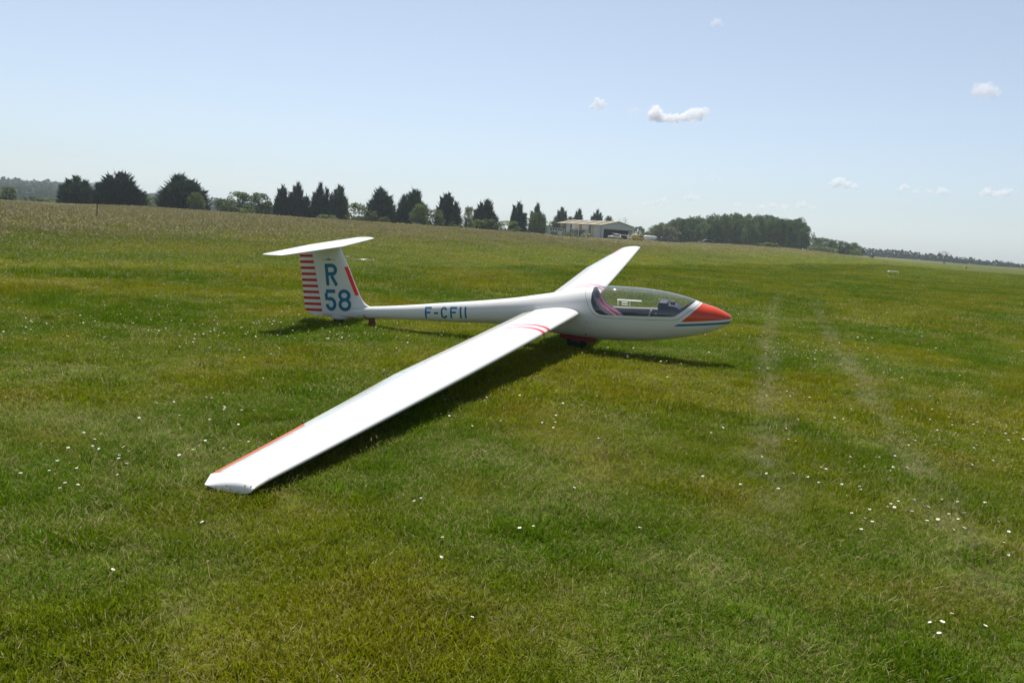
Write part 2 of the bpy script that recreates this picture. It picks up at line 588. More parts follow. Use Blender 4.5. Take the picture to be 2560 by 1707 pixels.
def cut_poly(bm, poly):
    for i in range(len(poly) - 1):
        a, b = poly[i], poly[i + 1]
        dx, dz = b[0] - a[0], b[1] - a[1]
        L = math.hypot(dx, dz)
        fs = []
        for f in bm.faces:
            c = f.calc_center_median()
            t = ((c.x - a[0]) * dx + (c.z - a[1]) * dz) / (L * L)
            t = max(0, min(1, t))
            if math.hypot(c.x - a[0] - t * dx, c.z - a[1] - t * dz) < 0.035: fs.append(f)
        if not fs: continue
        es = {e for f in fs for e in f.edges}; vs = {v for f in fs for v in f.verts}
        bmesh.ops.bisect_plane(bm, geom=list(fs) + list(es) + list(vs), dist=1e-5, plane_co=(a[0], 0, a[1]), plane_no=(-dz / L, 0, dx / L))


def build_fuselage(parent):
    n = 96
    xs = list(2.166 - 0.26 * (1 - np.cos(np.linspace(0, math.pi / 2, 22)))) + list(np.linspace(1.89, -4.27, 150))
    v = []; f = []
    for x in xs: v += f_sec(x, n)
    for i in range(len(xs) - 1):
        for k in range(n):
            f.append((i * n + k, i * n + (k + 1) % n, (i + 1) * n + (k + 1) % n, (i + 1) * n + k))
    f.append(tuple((len(xs) - 1) * n + k for k in range(n)))
    me = bpy.data.meshes.new('tmp'); me.from_pydata(v, [], f)
    bm = bmesh.new(); bm.from_mesh(me); bpy.data.meshes.remove(me)
    bmesh.ops.remove_doubles(bm, verts=bm.verts, dist=1e-5)
    seam_in = grow(SEAM_POLY, -0.005)
    for p in (GLASS_POLY, SEAM_POLY, seam_in): cut_poly(bm, p)
    bmesh.ops.recalc_face_normals(bm, faces=bm.faces)
    parts = {'glass': [], 'frame': [], 'seam': [], 'body': []}
    for fc in bm.faces:
        c = fc.calc_center_median()
        if inside(GLASS_POLY, c.x, c.z): parts['glass'].append(fc)
        elif inside(seam_in, c.x, c.z): parts['frame'].append(fc)
        elif inside(SEAM_POLY, c.x, c.z): parts['seam'].append(fc)
        else: parts['body'].append(fc)
    for fc in bm.faces: fc.normal_update()
    bm.verts.ensure_lookup_table()
    for vv in bm.verts: vv.normal_update()
    nrm = {vv.index: vv.normal.copy() for vv in bm.verts}

    def sub(name, faces, mat, par, thick=0.0, push=0.0):
        idx = {}; vv = []; ff = []; nn = []
        for fc in faces:
            q = []
            for w in fc.verts:
                if w.index not in idx:
                    idx[w.index] = len(vv); vv.append(w.co + nrm[w.index] * push); nn.append(nrm[w.index])
                q.append(idx[w.index])
            ff.append(q)
        m = mesh_data(name, vv, ff, mat, True)
        m.normals_split_custom_set_from_vertices([tuple(a) for a in nn])
        return obj(name, m, par)

    sub('fuselage', parts['body'], M_FUS, parent)
    can = sub('canopy', parts['glass'], M_GLASS, parent)
    sub('canopy_frame', parts['frame'], M_FUS, can)
    sub('canopy_seam', parts['seam'], M_SEAM, can, push=-0.003)
    bm.free()


def sections_mesh(name, rings, mats, parent, close=True, caps=(True, True), smooth=True, sharp=50, fmat=None):
    n = len(rings[0])
    v = [p for r in rings for p in r]; f = []
    for i in range(len(rings) - 1):
        for k in range(n if close else n - 1):
            f.append((i * n + k, i * n + (k + 1) % n, (i + 1) * n + (k + 1) % n, (i + 1) * n + k))
    if caps[0]: f.append(tuple(range(n))[::-1])
    if caps[1]: f.append(tuple((len(rings) - 1) * n + k for k in range(n)))
    me = mesh_data(name, v, f, mats, smooth)
    bm = bmesh.new(); bm.from_mesh(me); bmesh.ops.recalc_face_normals(bm, faces=bm.faces); bm.to_mesh(me); bm.free()
    if smooth: me.set_sharp_from_angle(angle=math.radians(sharp))
    return obj(name, me, parent)


def naca(c, m=0.022, p=0.42, t=0.15):
    """upper and lower surface at chord fraction c (0 = leading edge)"""
    yt = 5 * t * (0.2969 * math.sqrt(max(c, 0)) - 0.126 * c - 0.3516 * c ** 2 + 0.2843 * c ** 3 - 0.1036 * c ** 4)
    yc = m / p ** 2 * (2 * p * c - c * c) if c < p else m / (1 - p) ** 2 * (1 - 2 * p + 2 * p * c - c * c)
    return yc + yt, yc - yt


def foil(c0, c1, n, **k):
    """closed outline between chord fractions c0..c1: upper aft->fore then lower fore->aft, as (c, z)"""
    if c0 <= 0:
        cs = [c1 * (1 - math.cos(math.pi / 2 * i / n)) for i in range(n + 1)]
    else:
        cs = [c0 + (c1 - c0) * i / n for i in range(n + 1)]
    up = [(c, naca(c, **k)[0]) for c in reversed(cs)]
    lo = [(c, naca(c, **k)[1]) for c in (cs[1:] if c0 <= 0 else cs)]
    return up + lo


INC = 0.075


def wing_le(y): return 0.085 - 0.0485 * abs(y)
def wing_chord(y): return float(np.interp(abs(y), [0, 0.3, 4.32, 7.2, 7.5], [0.84, 0.835, 0.742, 0.445, 0.42]))
def wing_z(y):
    s = max(abs(y) - 0.3, 0) / 7.2
    return 0.592 + 0.10 * s + 0.080 * s * s


def wing_pt(y, c, z, sgn):
    ch = wing_chord(y)
    return (wing_le(y) - ch * c * math.cos(INC) + ch * z * math.sin(INC) * -1, sgn * y, wing_z(y) - ch * c * math.sin(INC) + ch * z * math.cos(INC))


def build_wing(parent, sgn):
    HC = 0.815
    side = 'right' if sgn < 0 else 'left'
    w = []
    ys = [0.12, 0.3] + list(np.linspace(0.5, 7.29, 46))
    fo = foil(0, HC, 26)
    rings = [[wing_pt(y, c, z, sgn) for c, z in fo] for y in ys]
    panel = sections_mesh('wing', rings, M_WING, parent)
    panel['label'] = 'long white wing drooping to the grass towards the camera' if sgn < 0 else 'long white wing raised over the far side of the fuselage'
    # drooped tip block
    ft = foil(0, 1.0, 26)
    rings = []
    ch = wing_chord(7.3)
    for k in range(19):
        s = math.sin(k / 18 * math.pi / 2)
        y = 7.293 + 0.162 * s
        ring = []
        for c, z in ft:
            lo = naca(c)[1]
            zl = lo - 0.045 * s ** 1.25 * max(0.0, math.sin(math.pi * min(1, max(0.0, c) ** 0.75))) ** 0.7 - 0.01 * s * (1 - c)
            zz = zl + (z - lo) * math.sqrt(max(0.0, 1 - s ** 9.0))
            p = wing_pt(min(y, 7.5), c, zz, sgn)
            xb = p[0] + c ** 2 * 0.075 * s
            ring.append((xb, sgn * y, p[2]))
        rings.append(ring)
    sections_mesh('wing_tip', rings, M_WHITE, panel, sharp=70)
    # flap and aileron
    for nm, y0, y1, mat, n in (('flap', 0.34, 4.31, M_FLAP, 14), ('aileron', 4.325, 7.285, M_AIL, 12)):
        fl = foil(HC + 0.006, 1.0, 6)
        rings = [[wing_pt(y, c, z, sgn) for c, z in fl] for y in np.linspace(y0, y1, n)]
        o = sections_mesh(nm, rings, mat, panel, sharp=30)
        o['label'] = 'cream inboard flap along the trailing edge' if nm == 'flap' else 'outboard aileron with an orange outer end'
    # hinge tape on the upper surface
    v = []; f = []
    yy = np.linspace(3.9, 7.28, 22)
    for i, y in enumerate(yy):
        for c in (HC - 0.022, HC + 0.006, HC + 0.045):
            p = wing_pt(y, c, naca(c)[0] + 0.0028, sgn); v.append(p)
    for i in range(len(yy) - 1):
        for k in range(2): f.append((i * 3 + k, i * 3 + k + 1, i * 3 + 4 + k, i * 3 + 3 + k))
    obj('hinge_tape', mesh_data('hinge_tape', v, f, M_TAPE, True), panel)
    # airbrake slot line
    mb = MB()
    v = []; f = []
    yy = np.linspace(2.9, 4.1, 14)
    for y in yy:
        for c in (0.50, 0.514):
            v.append(wing_pt(y, c, naca(c)[0] + 0.0015, sgn))
    for i in range(len(yy) - 1): f.append((i * 2, i * 2 + 1, i * 2 + 3, i * 2 + 2))
    obj('airbrake_slot', mesh_data('airbrake_slot', v, f, M_FLAP, True), panel)


FLE_Z = [0.12, 0.28, 0.325, 0.355, 0.40, 0.45, 0.50, 0.95, 1.235]
FLE_X = [-3.36, -3.36, -3.42, -3.485, -3.54, -3.572, -3.60, -3.80, -3.94]


def fin_le(z): return float(pchip(FLE_Z, FLE_X, z))
def fin_hinge(z): return float(np.interp(z, [0.1, 0.16, 1.118, 1.25], [-4.25, -4.26, -4.435, -4.455]))
def fin_te(z): return float(np.interp(z, [0.1, 0.141, 1.101, 1.25], [-4.607, -4.61, -4.687, -4.70]))


def fin_half(x, z):
    le, te = fin_le(z), fin_te(z)
    c = min(max((le - x) / (le - te), 0), 1)
    return (le - te) * naca(c, m=0.0001, t=0.105)[0]


def build_fin(parent):
    zs = list(np.linspace(0.15, 0.52, 14)) + list(np.linspace(0.6, 1.235, 12))
    rings = []
    for z in zs:
        le, te, h = fin_le(z), fin_te(z), fin_hinge(z)
        cut = (le - h) / (le - te)
        rings.append([(le - (le - te) * c, y * (le - te), z) for c, y in foil(0, cut, 22, m=0.0001, t=0.105)])
    fin = sections_mesh('fin', rings, M_WHITE, parent)
    fin['label'] = 'white tail fin marked R 58'
    # rudder, its lower edge rounded up aft
    rings = []
    for s in np.linspace(0, 1, 26):
        ring = []
        for c01, sg in [(k / 8, 1) for k in range(9)] + [(k / 8, -1) for k in range(8, -1, -1)]:
            zb = 0.102 + 0.075 * max(0, (c01 - 0.35) / 0.65) ** 2.2
            zt = 1.185 - 0.03 * c01
            z = zb + (zt - zb) * s
            h, te = fin_hinge(z) - 0.008, fin_te(z)
            x = h + (te - h) * c01
            ring.append((x, sg * max(fin_half(x, z), 0.0012), z))
        rings.append(ring)
    rud = sections_mesh('rudder', rings, M_RUD, parent, sharp=45)
    rud['label'] = 'white rudder with ten red bars'
    return fin


def build_tailplane(parent):
    HS = 1.46

    def sec(y, c0, c1, n=14):
        a = abs(y) / HS
        le = -3.90 - 0.165 * a; te = -4.475 + 0.085 * a
        if a > 0.93:
            q = (a - 0.93) / 0.07
            le -= 0.16 * (1 - math.sqrt(max(0, 1 - q * q)))
            te += 0.02 * q
        ch = le - te
        tk = 0.105 if a < 0.95 else 0.105 * math.sqrt(max(0.04, 1 - ((a - 0.95) / 0.05) ** 2))
        return [(le - ch * c, y, 1.252 + ch * z) for c, z in foil(c0, c1, n, m=0.0001, t=tk)]
    ys = sorted(set(list(np.linspace(-HS, HS, 29)) + [-1.455, -1.44, -1.41, 1.41, 1.44, 1.455]))
    o = sections_mesh('tailplane', [sec(y, 0, 0.72) for y in ys], M_WHITE, parent)
    o['label'] = 'white horizontal tailplane on top of the fin'
    sections_mesh('elevator', [sec(y, 0.728, 1.0, 6) for y in ys], M_WHITE, o, sharp=30)


# --- stroke lettering -----------------------------------------------------
def arc(cx, cz, rx, rz, a0, a1, n=12):
    return [(cx + rx * math.cos(math.radians(a0 + (a1 - a0) * i / n)), cz + rz * math.sin(math.radians(a0 + (a1 - a0) * i / n))) for i in range(n + 1)]


def glyph(ch, w, h, s):
    """stroke centre lines for a letter in a w x h box with stroke s"""
    e = s / 2
    if ch == 'F':
        return [[(e, 0), (e, h)], [(s, h - e), (w, h - e)], [(s, h * 0.53), (w * 0.86, h * 0.53)]]
    if ch == 'I':
        return [[(e, 0), (e, h)]]
    if ch == '-':
        return [[(0, h * 0.47), (w, h * 0.47)]]
    if ch == 'C':
        r = w / 2 - e
        return [arc(w / 2, h - e - r, r, r, 10, 180) + arc(w / 2, e + r, r, r, 180, 350)]
    if ch == 'R':
        r = (h * 0.55) / 2 - e
        top = h - e; mid = h - 2 * r - e
        return [[(e, 0), (e, h)], [(s, top)] + arc(w - e - r, top - r, r, r, 90, -90) + [(s, mid)], [(w * 0.5, mid - e), (w - e * 0.95, 0)]]
    if ch == '5':
        rz = h * 0.295; rx = w / 2 - e
        cz = e + rz
        return [[(w * 0.96, h - e), (e, h - e)], [(e, h - s), (e * 1.15, h * 0.50)],
                [(e * 2.1, h * 0.545)] + arc(w / 2, cz + (h * 0.56 - cz) - rz + e * 0.2, rx, rz, 110, 0, 8) + arc(w / 2, cz, rx, rz, 0, -168, 14)]
    if ch == '8':
        r1x, r1z = (w / 2 - e) * 0.93, (h * 0.475 - s * 0.5) / 2
        r2x, r2z = w / 2 - e, (h * 0.525 - s * 0.5) / 2
        return [arc(w / 2, h - e - r1z, r1x, r1z, -90, 270, 28), arc(w / 2, e + r2z, r2x, r2z, 90, 450, 28)]
    return []


def ribbon(path, s, closed=False):
    L = []; Rr = []
    n = len(path)
    for i in range(n):
        p = Vector(path[i])
        a = Vector(path[i - 1]) if i > 0 else (Vector(path[-2]) if closed else None)
        b = Vector(path[i + 1]) if i < n - 1 else (Vector(path[1]) if closed else None)
        if a is None: d = (b - p).normalized(); k = 1
        elif b is None: d = (p - a).normalized(); k = 1
        else:
            d1 = (p - a).normalized(); d2 = (b - p).normalized(); d = (d1 + d2).normalized()
            k = 1 / max(0.5, d.dot(d1))
        nn = Vector((-d.y, d.x)) * (s / 2 * k)
        L.append(p + nn); Rr.append(p - nn)
    return L, Rr


def letter(name, ch, org, w, h, s, tilt, ysurf, mat, parent, off=0.0025):
    ex = Vector((math.cos(tilt), math.sin(tilt))); ez = Vector((-math.sin(tilt), math.cos(tilt)))
    mb = MB()
    for k, path in enumerate(glyph(ch, w, h, s)):
        # densify straight strokes so they hug the surface
        dense = [path[0]]
        for a, b in zip(path, path[1:]):
            m = max(1, int(math.hypot(b[0] - a[0], b[1] - a[1]) / 0.03))
            dense += [(a[0] + (b[0] - a[0]) * i / m, a[1] + (b[1] - a[1]) * i / m) for i in range(1, m + 1)]
        L, Rr = ribbon(dense, s, closed=(Vector(dense[0]) - Vector(dense[-1])).length < 1e-4)
        v = []
        for q in (L, Rr):
            for p in q:
                P = Vector(org) + ex * p.x + ez * p.y
                v.append((P.x, -(ysurf(P.x, P.y) + off + 0.0005 * k), P.y))
        n = len(L)
        mb.add(v, [(i, i + 1, n + i + 1, n + i) for i in range(n - 1)])
    me = mesh_data(name, mb.v, mb.f, mat)
    return obj(name, me, parent)


def build_glider():
    g = empty('glider', GO, (PHI, 0, 0))
    tag(g, 'white single-seat glider marked F-CFII with orange nose, one wing tip on the grass', 'glider')
    build_fuselage(g)
    build_wing(g, -1)
    build_wing(g, 1)
    fin = build_fin(g)
    build_tailplane(g)
    # ---- lettering
    deco = []
    T = 0.082
    deco.append(letter('letter_r', 'R', (-4.175, 0.612), 0.222, 0.352, 0.058, T, fin_half, M_TEAL, fin))
    deco.append(letter('digit_five', '5', (-4.190, 0.196), 0.213, 0.350, 0.058, T, fin_half, M_TEAL, fin))
    deco.append(letter('digit_eight', '8', (-3.942, 0.216), 0.232, 0.352, 0.056, T, lambda x, z: max(fin_half(x, z), fus_y(x, z) if z < 0.30 else 0), M_TEAL, fin, 0.004))
    T2 = 0.100
    x0, z0, h = -2.400, 0.256, 0.176
    for ch, nm, dx, w in (('F', 'letter_f', 0.0, 0.115), ('-', 'hyphen', 0.155, 0.072), ('C', 'letter_c', 0.272, 0.107), ('F', 'letter_f', 0.428, 0.115), ('I', 'letter_i', 0.588, 0.032), ('I', 'letter_i', 0.668, 0.032)):
        deco.append(letter(nm, ch, (x0 + dx, z0 + dx * math.tan(T2)), w, h, 0.030, T2, fus_y, M_TEAL, g.children[0], 0.003))
    # red strip behind the fin leading edge
    v = []; f = []
    zz = np.linspace(0.50, 0.945, 14)
    for i, z in enumerate(zz):
        le = fin_le(z)
        for k, dxx in enumerate((0.004, 0.02, 0.038, 0.056)):
            x = le - dxx; z2 = z - dxx * 0.25
            v.append((x, -(fin_half(x, z2) + 0.002), z2))
    for i in range(len(zz) - 1):
        for k in range(3): f.append((i * 4 + k, i * 4 + k + 1, i * 4 + 5 + k, i * 4 + 4 + k))
    deco.append(obj('fin_stripe', mesh_data('fin_stripe', v, f, M_RED, True), fin))
    # small maker's silhouette near the fin top
    mb = MB()
    for k, (a, b, s) in enumerate((((-4.23, 1.026), (-4.012, 1.043), 0.006), ((-4.165, 1.033), (-4.085, 1.039), 0.018), ((-4.125, 1.045), (-4.137, 1.078), 0.006))):
        L, Rr = ribbon([a, b], s)
        mb.add([(p.x, -(fin_half(p.x, p.y) + 0.0022 + 0.0004 * k), p.y) for p in (*L, *Rr)], [(0, 1, 3, 2)])
    deco.append(obj('fin_emblem', mesh_data('fin_emblem', mb.v, mb.f, M_SEAM), fin))
    # probes
    for z, L, r in ((1.10, 0.085, 0.004), (1.058, 0.50, 0.0045)):
        x = fin_le(z)
        mb = MB().tube([(x - 0.03, 0, z), (x + L, 0, z + L * 0.05)], r, 8)
        mb.tube([(x + L - 0.012, 0, z + (L - 0.012) * 0.05), (x + L + 0.006, 0, z + L * 0.05)], r * 1.9, 8)
        deco.append(mb.build('probe', M_METAL, fin, True))
    # ---- undercarriage
    wz, wr = 0.150, 0.158
    ty = MB().lathe_y([(0.085, -0.045), (0.12, -0.056), (0.145, -0.05), (wr, -0.025), (wr + 0.003, 0), (wr, 0.025), (0.145, 0.05), (0.12, 0.056), (0.085, 0.045)], 36, (-0.01, 0, wz))
    wh = ty.build('main_wheel', M_TYRE, g, True)
    MB().lathe_y([(0.02, -0.06), (0.05, -0.052), (0.084, -0.04), (0.086, 0.04), (0.05, 0.052), (0.02, 0.06)], 24, (-0.01, 0, wz)).build('hub', M_METAL, wh, True)
    fk = MB()
    for s in (-1, 1):
        fk.tube([(-0.01, s * 0.075, wz), (0.09, s * 0.085, 0.30)], 0.014, 8)
        fk.tube([(-0.01, s * 0.075, wz), (-0.09, s * 0.085, 0.30)], 0.012, 8)
    fk.tube([(-0.01, -0.09, wz), (-0.01, 0.09, wz)], 0.012, 8)
    fk.build('wheel_fork', M_METAL, g, True)
    for s in (-1, 1):
        v = []
        for x in np.linspace(-0.24, 0.30, 8):
            for q in (0, 1):
                zt = float(f_bot(x)) + 0.035; yo = fus_y(x, zt) * 0.9
                v.append((x, s * (min(yo, 0.15) + 0.03 * q), zt - 0.066 * q))
        f = [(i * 2, i * 2 + 1, i * 2 + 3, i * 2 + 2) for i in range(7)]
        d = obj('gear_door', mesh_data('gear_door', v, f, M_DOOR), g)
        m = d.modifiers.new('thick', 'SOLIDIFY'); m.thickness = 0.008
    # wheel well under the belly
    # tail wheel in its fairing
    MB().lathe_y([(0.03, -0.020), (0.075, -0.024), (0.094, -0.012), (0.097, 0), (0.094, 0.012), (0.075, 0.024), (0.03, 0.020)], 28, (-3.985, 0, 0.098)).build('tail_wheel', M_TYRE, g, True)
    rings = []
    for s in np.linspace(0, 1, 13):
        x = -3.80 - 0.36 * s
        w = 0.048 * math.sin(math.pi * min(max(s, 0.03), 0.97)) ** 0.6
        dz = 0.055 * math.sin(math.pi * min(max(s, 0.02), 0.98)) ** 0.7
        b = float(f_bot(x))
        rings.append([(x, w * math.cos(a), b + 0.02 - (dz + 0.02) * max(0, math.sin(a)) + 0.015 * max(0, -math.sin(a))) for a in [2 * math.pi * k / 16 for k in range(16)]])
    sections_mesh('tail_wheel_fairing', rings, M_WHITE, g)
    # castor clamped under the boom
    dl = empty('tail_castor', (-3.385, 0, 0.0), parent=g)
    MB().lathe_y([(0.02, -0.03), (0.050, -0.034), (0.058, -0.018), (0.058, 0.018), (0.050, 0.034), (0.02, 0.03)], 20, (0.0, 0, 0.062)).build('castor_wheel', M_RUST, dl, True)
    mb = MB()
    for s in (-1, 1): mb.box((-0.035, s * 0.042 - 0.004, 0.055), (0.03, s * 0.042 + 0.004, 0.135))
    mb.box((-0.05, -0.05, 0.130), (0.045, 0.05, 0.150))
    mb.tube([(-0.045, -0.03, 0.135), (-0.075, -0.10, 0.165), (-0.088, -0.105, 0.20)], 0.008, 8)
    mb.build('castor_fork', M_RUST, dl)
    # ---- cockpit
    xs = np.linspace(0.16, 1.74, 30)
    gl = np.array([p for p in GLASS_POLY if p[1] < 1.1])
    rings = []
    for x in xs:
        sill = float(np.interp(x, [0.16, 0.36, 0.6, 1.17, 1.36, 1.45, 1.56, 1.66, 1.74], [0.80, 0.618, 0.624, 0.656, 0.667, 0.706, 0.80, 0.86, 0.86])) - 0.012
        b = float(f_bot(x)) + 0.05
        ring = []
        for k in range(25):
            t = k / 24
            a = math.pi * t
            z = sill - (sill - b) * math.sin(a) ** 0.75
            yv = fus_y(x, z) * 0.94 * math.cos(a) / max(abs(math.cos(a)), 0.5) if abs(math.cos(a)) > 0.5 else fus_y(x, z) * 0.94 * math.cos(a) / 0.5
            ring.append((x, yv, z))
        rings.append(ring)
    sections_mesh('cockpit_tub', rings, M_LINER, g, close=False, caps=(False, False))
    # bulkhead + seat back shaped to the canopy
    prof = [(0.222, 0.945), (0.232, 0.90), (0.246, 0.85), (0.272, 0.79), (0.318, 0.725), (0.375, 0.675), (0.45, 0.63), (0.56, 0.57), (0.70, 0.46), (0.95, 0.36)]
    rings = []
    for x, z in prof:
        w = fus_y(max(x, 0.2), z) * 0.9
        if z < 0.6: w = min(w, 0.24)
        rings.append([(x - 0.02 * (1 - abs(t)), w * t, z) for t in np.linspace(-1, 1, 9)])
    seat = sections_mesh('seat', rings, M_SEAT, g, close=False, caps=(False, False))
    m = seat.modifiers.new('thick', 'SOLIDIFY'); m.thickness = 0.02
    for yc in (-0.13, 0.06):
        L = []
        pts = prof[3:8] if yc != -0.03 else prof[4:9]
        v = []; f = []
        for i, (x, z) in enumerate(pts):
            wob = 0.02 * math.sin(i * 1.9 + yc * 20)
            v += [(x + 0.016 + abs(wob) * 0.4, yc - 0.018 + wob, z + 0.012), (x + 0.016 + abs(wob) * 0.4, yc + 0.018 + wob, z + 0.012)]
        for i in range(len(pts) - 1): f.append((2 * i, 2 * i + 1, 2 * i + 3, 2 * i + 2))
        o = obj('harness_strap', mesh_data('harness_strap', v, f, M_STRAP), seat)
        m = o.modifiers.new('thick', 'SOLIDIFY'); m.thickness = 0.004
    pod = [(1.158, 0.560), (1.155, 0.811), (1.172, 0.834), (1.277, 0.832), (1.290, 0.797), (1.385, 0.792), (1.440, 0.765), (1.472, 0.735), (1.478, 0.70), (1.45, 0.64), (1.42, 0.560)]
    o = MB().prism_y(pod, -0.15, 0.15).build('instrument_pod', M_POD, g)
    bevel(o, 0.018, 3)
    fp = MB()
    for yy, zz, r in ((-0.075, 0.765, 0.038), (0.01, 0.765, 0.038), (0.09, 0.765, 0.038), (-0.05, 0.68, 0.028), (0.05, 0.68, 0.028)):
        fp.tube([(1.152, yy, zz), (1.146, yy, zz)], r, 20)
    fp.build('dials', M_SEAM, o)
    c = MB().box((1.31, -0.03, 0.80), (1.375, 0.035, 0.838)).build('compass', M_POD, o); bevel(c, 0.008)
    MB().tube([(1.20, 0.02, 0.83), (1.198, 0.02, 0.885)], 0.003, 6).build('whip_aerial', M_SEAM, o)
    st = MB().tube([(0.98, 0.0, 0.36), (1.00, 0.0, 0.50), (1.04, -0.02, 0.66), (1.055, -0.022, 0.69)], 0.012, 8).build('control_stick', M_METAL, g, True)
    MB().box((1.12, -0.20, 0.66), (1.15, -0.17, 0.675)).build('release_knob', M_SEAM, o)
    # far sill and sliding window on the far side of the canopy
    v = []; f = []
    xx = np.linspace(0.36, 1.42, 22)
    for x in xx:
        z = float(np.interp(x, [0.36, 0.6, 1.17, 1.42], [0.620, 0.626, 0.660, 0.684]))
        y = fus_y(x, z)
        v += [(x, y * 0.985, z + 0.010), (x, y * 0.90, z - 0.004), (x, y * 0.90, z - 0.02)]
    for i in range(len(xx) - 1):
        for k in range(2): f.append((i * 3 + k, i * 3 + 3 + k, i * 3 + 4 + k, i * 3 + 1 + k))
    obj('cockpit_sill', mesh_data('cockpit_sill', v, f, M_SILL, True), g)
    win = MB()

    def strip(pts, s):
        L, Rr = ribbon(pts, s)
        n = len(L)
        vv = [(p.x, fus_y(p.x, p.y) * 0.985, p.y) for p in (*L, *Rr)]
        win.add(vv, [(i, i + 1, n + i + 1, n + i) for i in range(n - 1)])
    strip([(0.50 + 0.06 * i, 0.742 + 0.0016 * i) for i in range(7)], 0.020)
    strip([(0.508, 0.73), (0.512, 0.69), (0.515, 0.645)], 0.006)
    strip([(0.69, 0.735), (0.69, 0.69), (0.69, 0.648)], 0.004)
    strip([(0.565, 0.709), (0.655, 0.712)], 0.014)
    strip([(0.565, 0.674), (0.655, 0.676)], 0.011)
    can = [c for c in g.children if c.name.startswith('canopy')][0]
    obj('sliding_window', mesh_data('sliding_window', win.v, win.f, M_WINDOW), can)
    # static ports / tow hook openings on the flank
    for x, z, r in ((0.18, 0.485, 0.007), (0.162, 0.285, 0.014)):
        y = fus_y(x, z)
        MB().tube([(x, -y - 0.002, z), (x, -y + 0.01, z)], r, 12).build('flank_port', M_SEAM, g)
    return g, set(deco)


GLIDER, DECO = build_glider()

# ================================================================== vegetation generators
def mat_leaf(name, c0, c1, trans=0.35, c2=None):
    t = NT(name)
    rnd = t.node('ShaderNodeObjectInfo').outputs['Random']
    at = t.node('ShaderNodeAttribute', attribute_name='tone')
    col = t.mix(at.outputs['Fac'], c0, c1)
    br = t.math('MULTIPLY_ADD', rnd, 0.75, 0.6)
    vm = t.node('ShaderNodeVectorMath', operation='SCALE'); t.put(vm.inputs[0], col); t.put(vm.inputs[3], br)
    leaf_shader(t, vm.outputs[0], trans, 0.03, 0.45)
    return t.mat


M_CON = mat_leaf('cypress_foliage', (0.017, 0.033, 0.020), (0.042, 0.066, 0.030), 0.25)
M_LEAF = mat_leaf('broadleaf_foliage', (0.050, 0.085, 0.018), (0.115, 0.150, 0.034), 0.5)
M_LIGHT = mat_leaf('pale_shrub_foliage', (0.085, 0.130, 0.024), (0.16, 0.20, 0.050), 0.5)
M_WOOD = mat_leaf('woodland_foliage', (0.036, 0.070, 0.022), (0.105, 0.145, 0.042), 0.5)
M_FARW = mat_leaf('distant_woodland_foliage', (0.016, 0.032, 0.013), (0.046, 0.070, 0.026), 0.25)
M_GREY = mat_leaf('sparse_grey_twigs', (0.075, 0.062, 0.040), (0.11, 0.105, 0.060), 0.3)
M_BLOSS = mat_leaf('blossom_shrub_foliage', (0.10, 0.125, 0.05), (0.42, 0.42, 0.30), 0.35)
M_BARK = plain('bark', (0.11, 0.085, 0.06), 0.9, var=0.3, scale=9)


def rand_unit(n):
    v = RNG.normal(size=(n, 3)); return v / np.linalg.norm(v, axis=1)[:, None]


def leaf_cards(pos, axis, length, width, tone, taper=True):
    """diamond leaves / sprays: pos (n,3), axis (n,3) unit, returns verts, faces, tone per face"""
    n = len(pos)
    side = np.cross(axis, rand_unit(n)); side /= np.linalg.norm(side, axis=1)[:, None] + 1e-9
    L = np.asarray(length)[:, None]; W = np.asarray(width)[:, None]
    a = pos; b = pos + axis * L * 0.45 + side * W; c = pos + axis * L; d = pos + axis * L * 0.45 - side * W
    v = np.stack([a, b, c, d], 1).reshape(-1, 3)
    i = np.arange(n)[:, None] * 4
    f = np.concatenate([i, i + 1, i + 2, i + 3], 1)
    return v, f, tone


def cards_mesh(name, groups, mat):
    vs = []; fs = []; ts = []; b = 0
    for v, f, t in groups:
        vs.append(v); fs.append(f + b); ts.append(t); b += len(v)
    v = np.concatenate(vs); f = np.concatenate(fs); t = np.concatenate(ts)
    me = bpy.data.meshes.new(name)
    me.vertices.add(len(v)); me.vertices.foreach_set('co', v.ravel().astype(np.float32))
    nf, k = f.shape
    me.loops.add(nf * k); me.loops.foreach_set('vertex_index', f.ravel().astype(np.int32))
    me.polygons.add(nf); me.polygons.foreach_set('loop_start', np.arange(0, nf * k, k, dtype=np.int32))
    me.materials.append(mat)
    at = me.attributes.new('tone', 'FLOAT', 'FACE'); at.data.foreach_set('value', t.astype(np.float32))
    me.update(calc_edges=True); me.validate()
    return me


def unit_size(me):
    """scale a crown so that it is one unit wide and one unit high"""
    n = len(me.vertices); co = np.empty(n * 3, np.float32); me.vertices.foreach_get('co', co); co = co.reshape(-1, 3)
    co[:, :2] *= 0.455 / np.percentile(np.hypot(co[:, 0], co[:, 1]), 97.5)
    co[:, 2] *= 1.0 / np.percentile(co[:, 2], 99.9)
    me.vertices.foreach_set('co', co.ravel()); me.update()
    return me


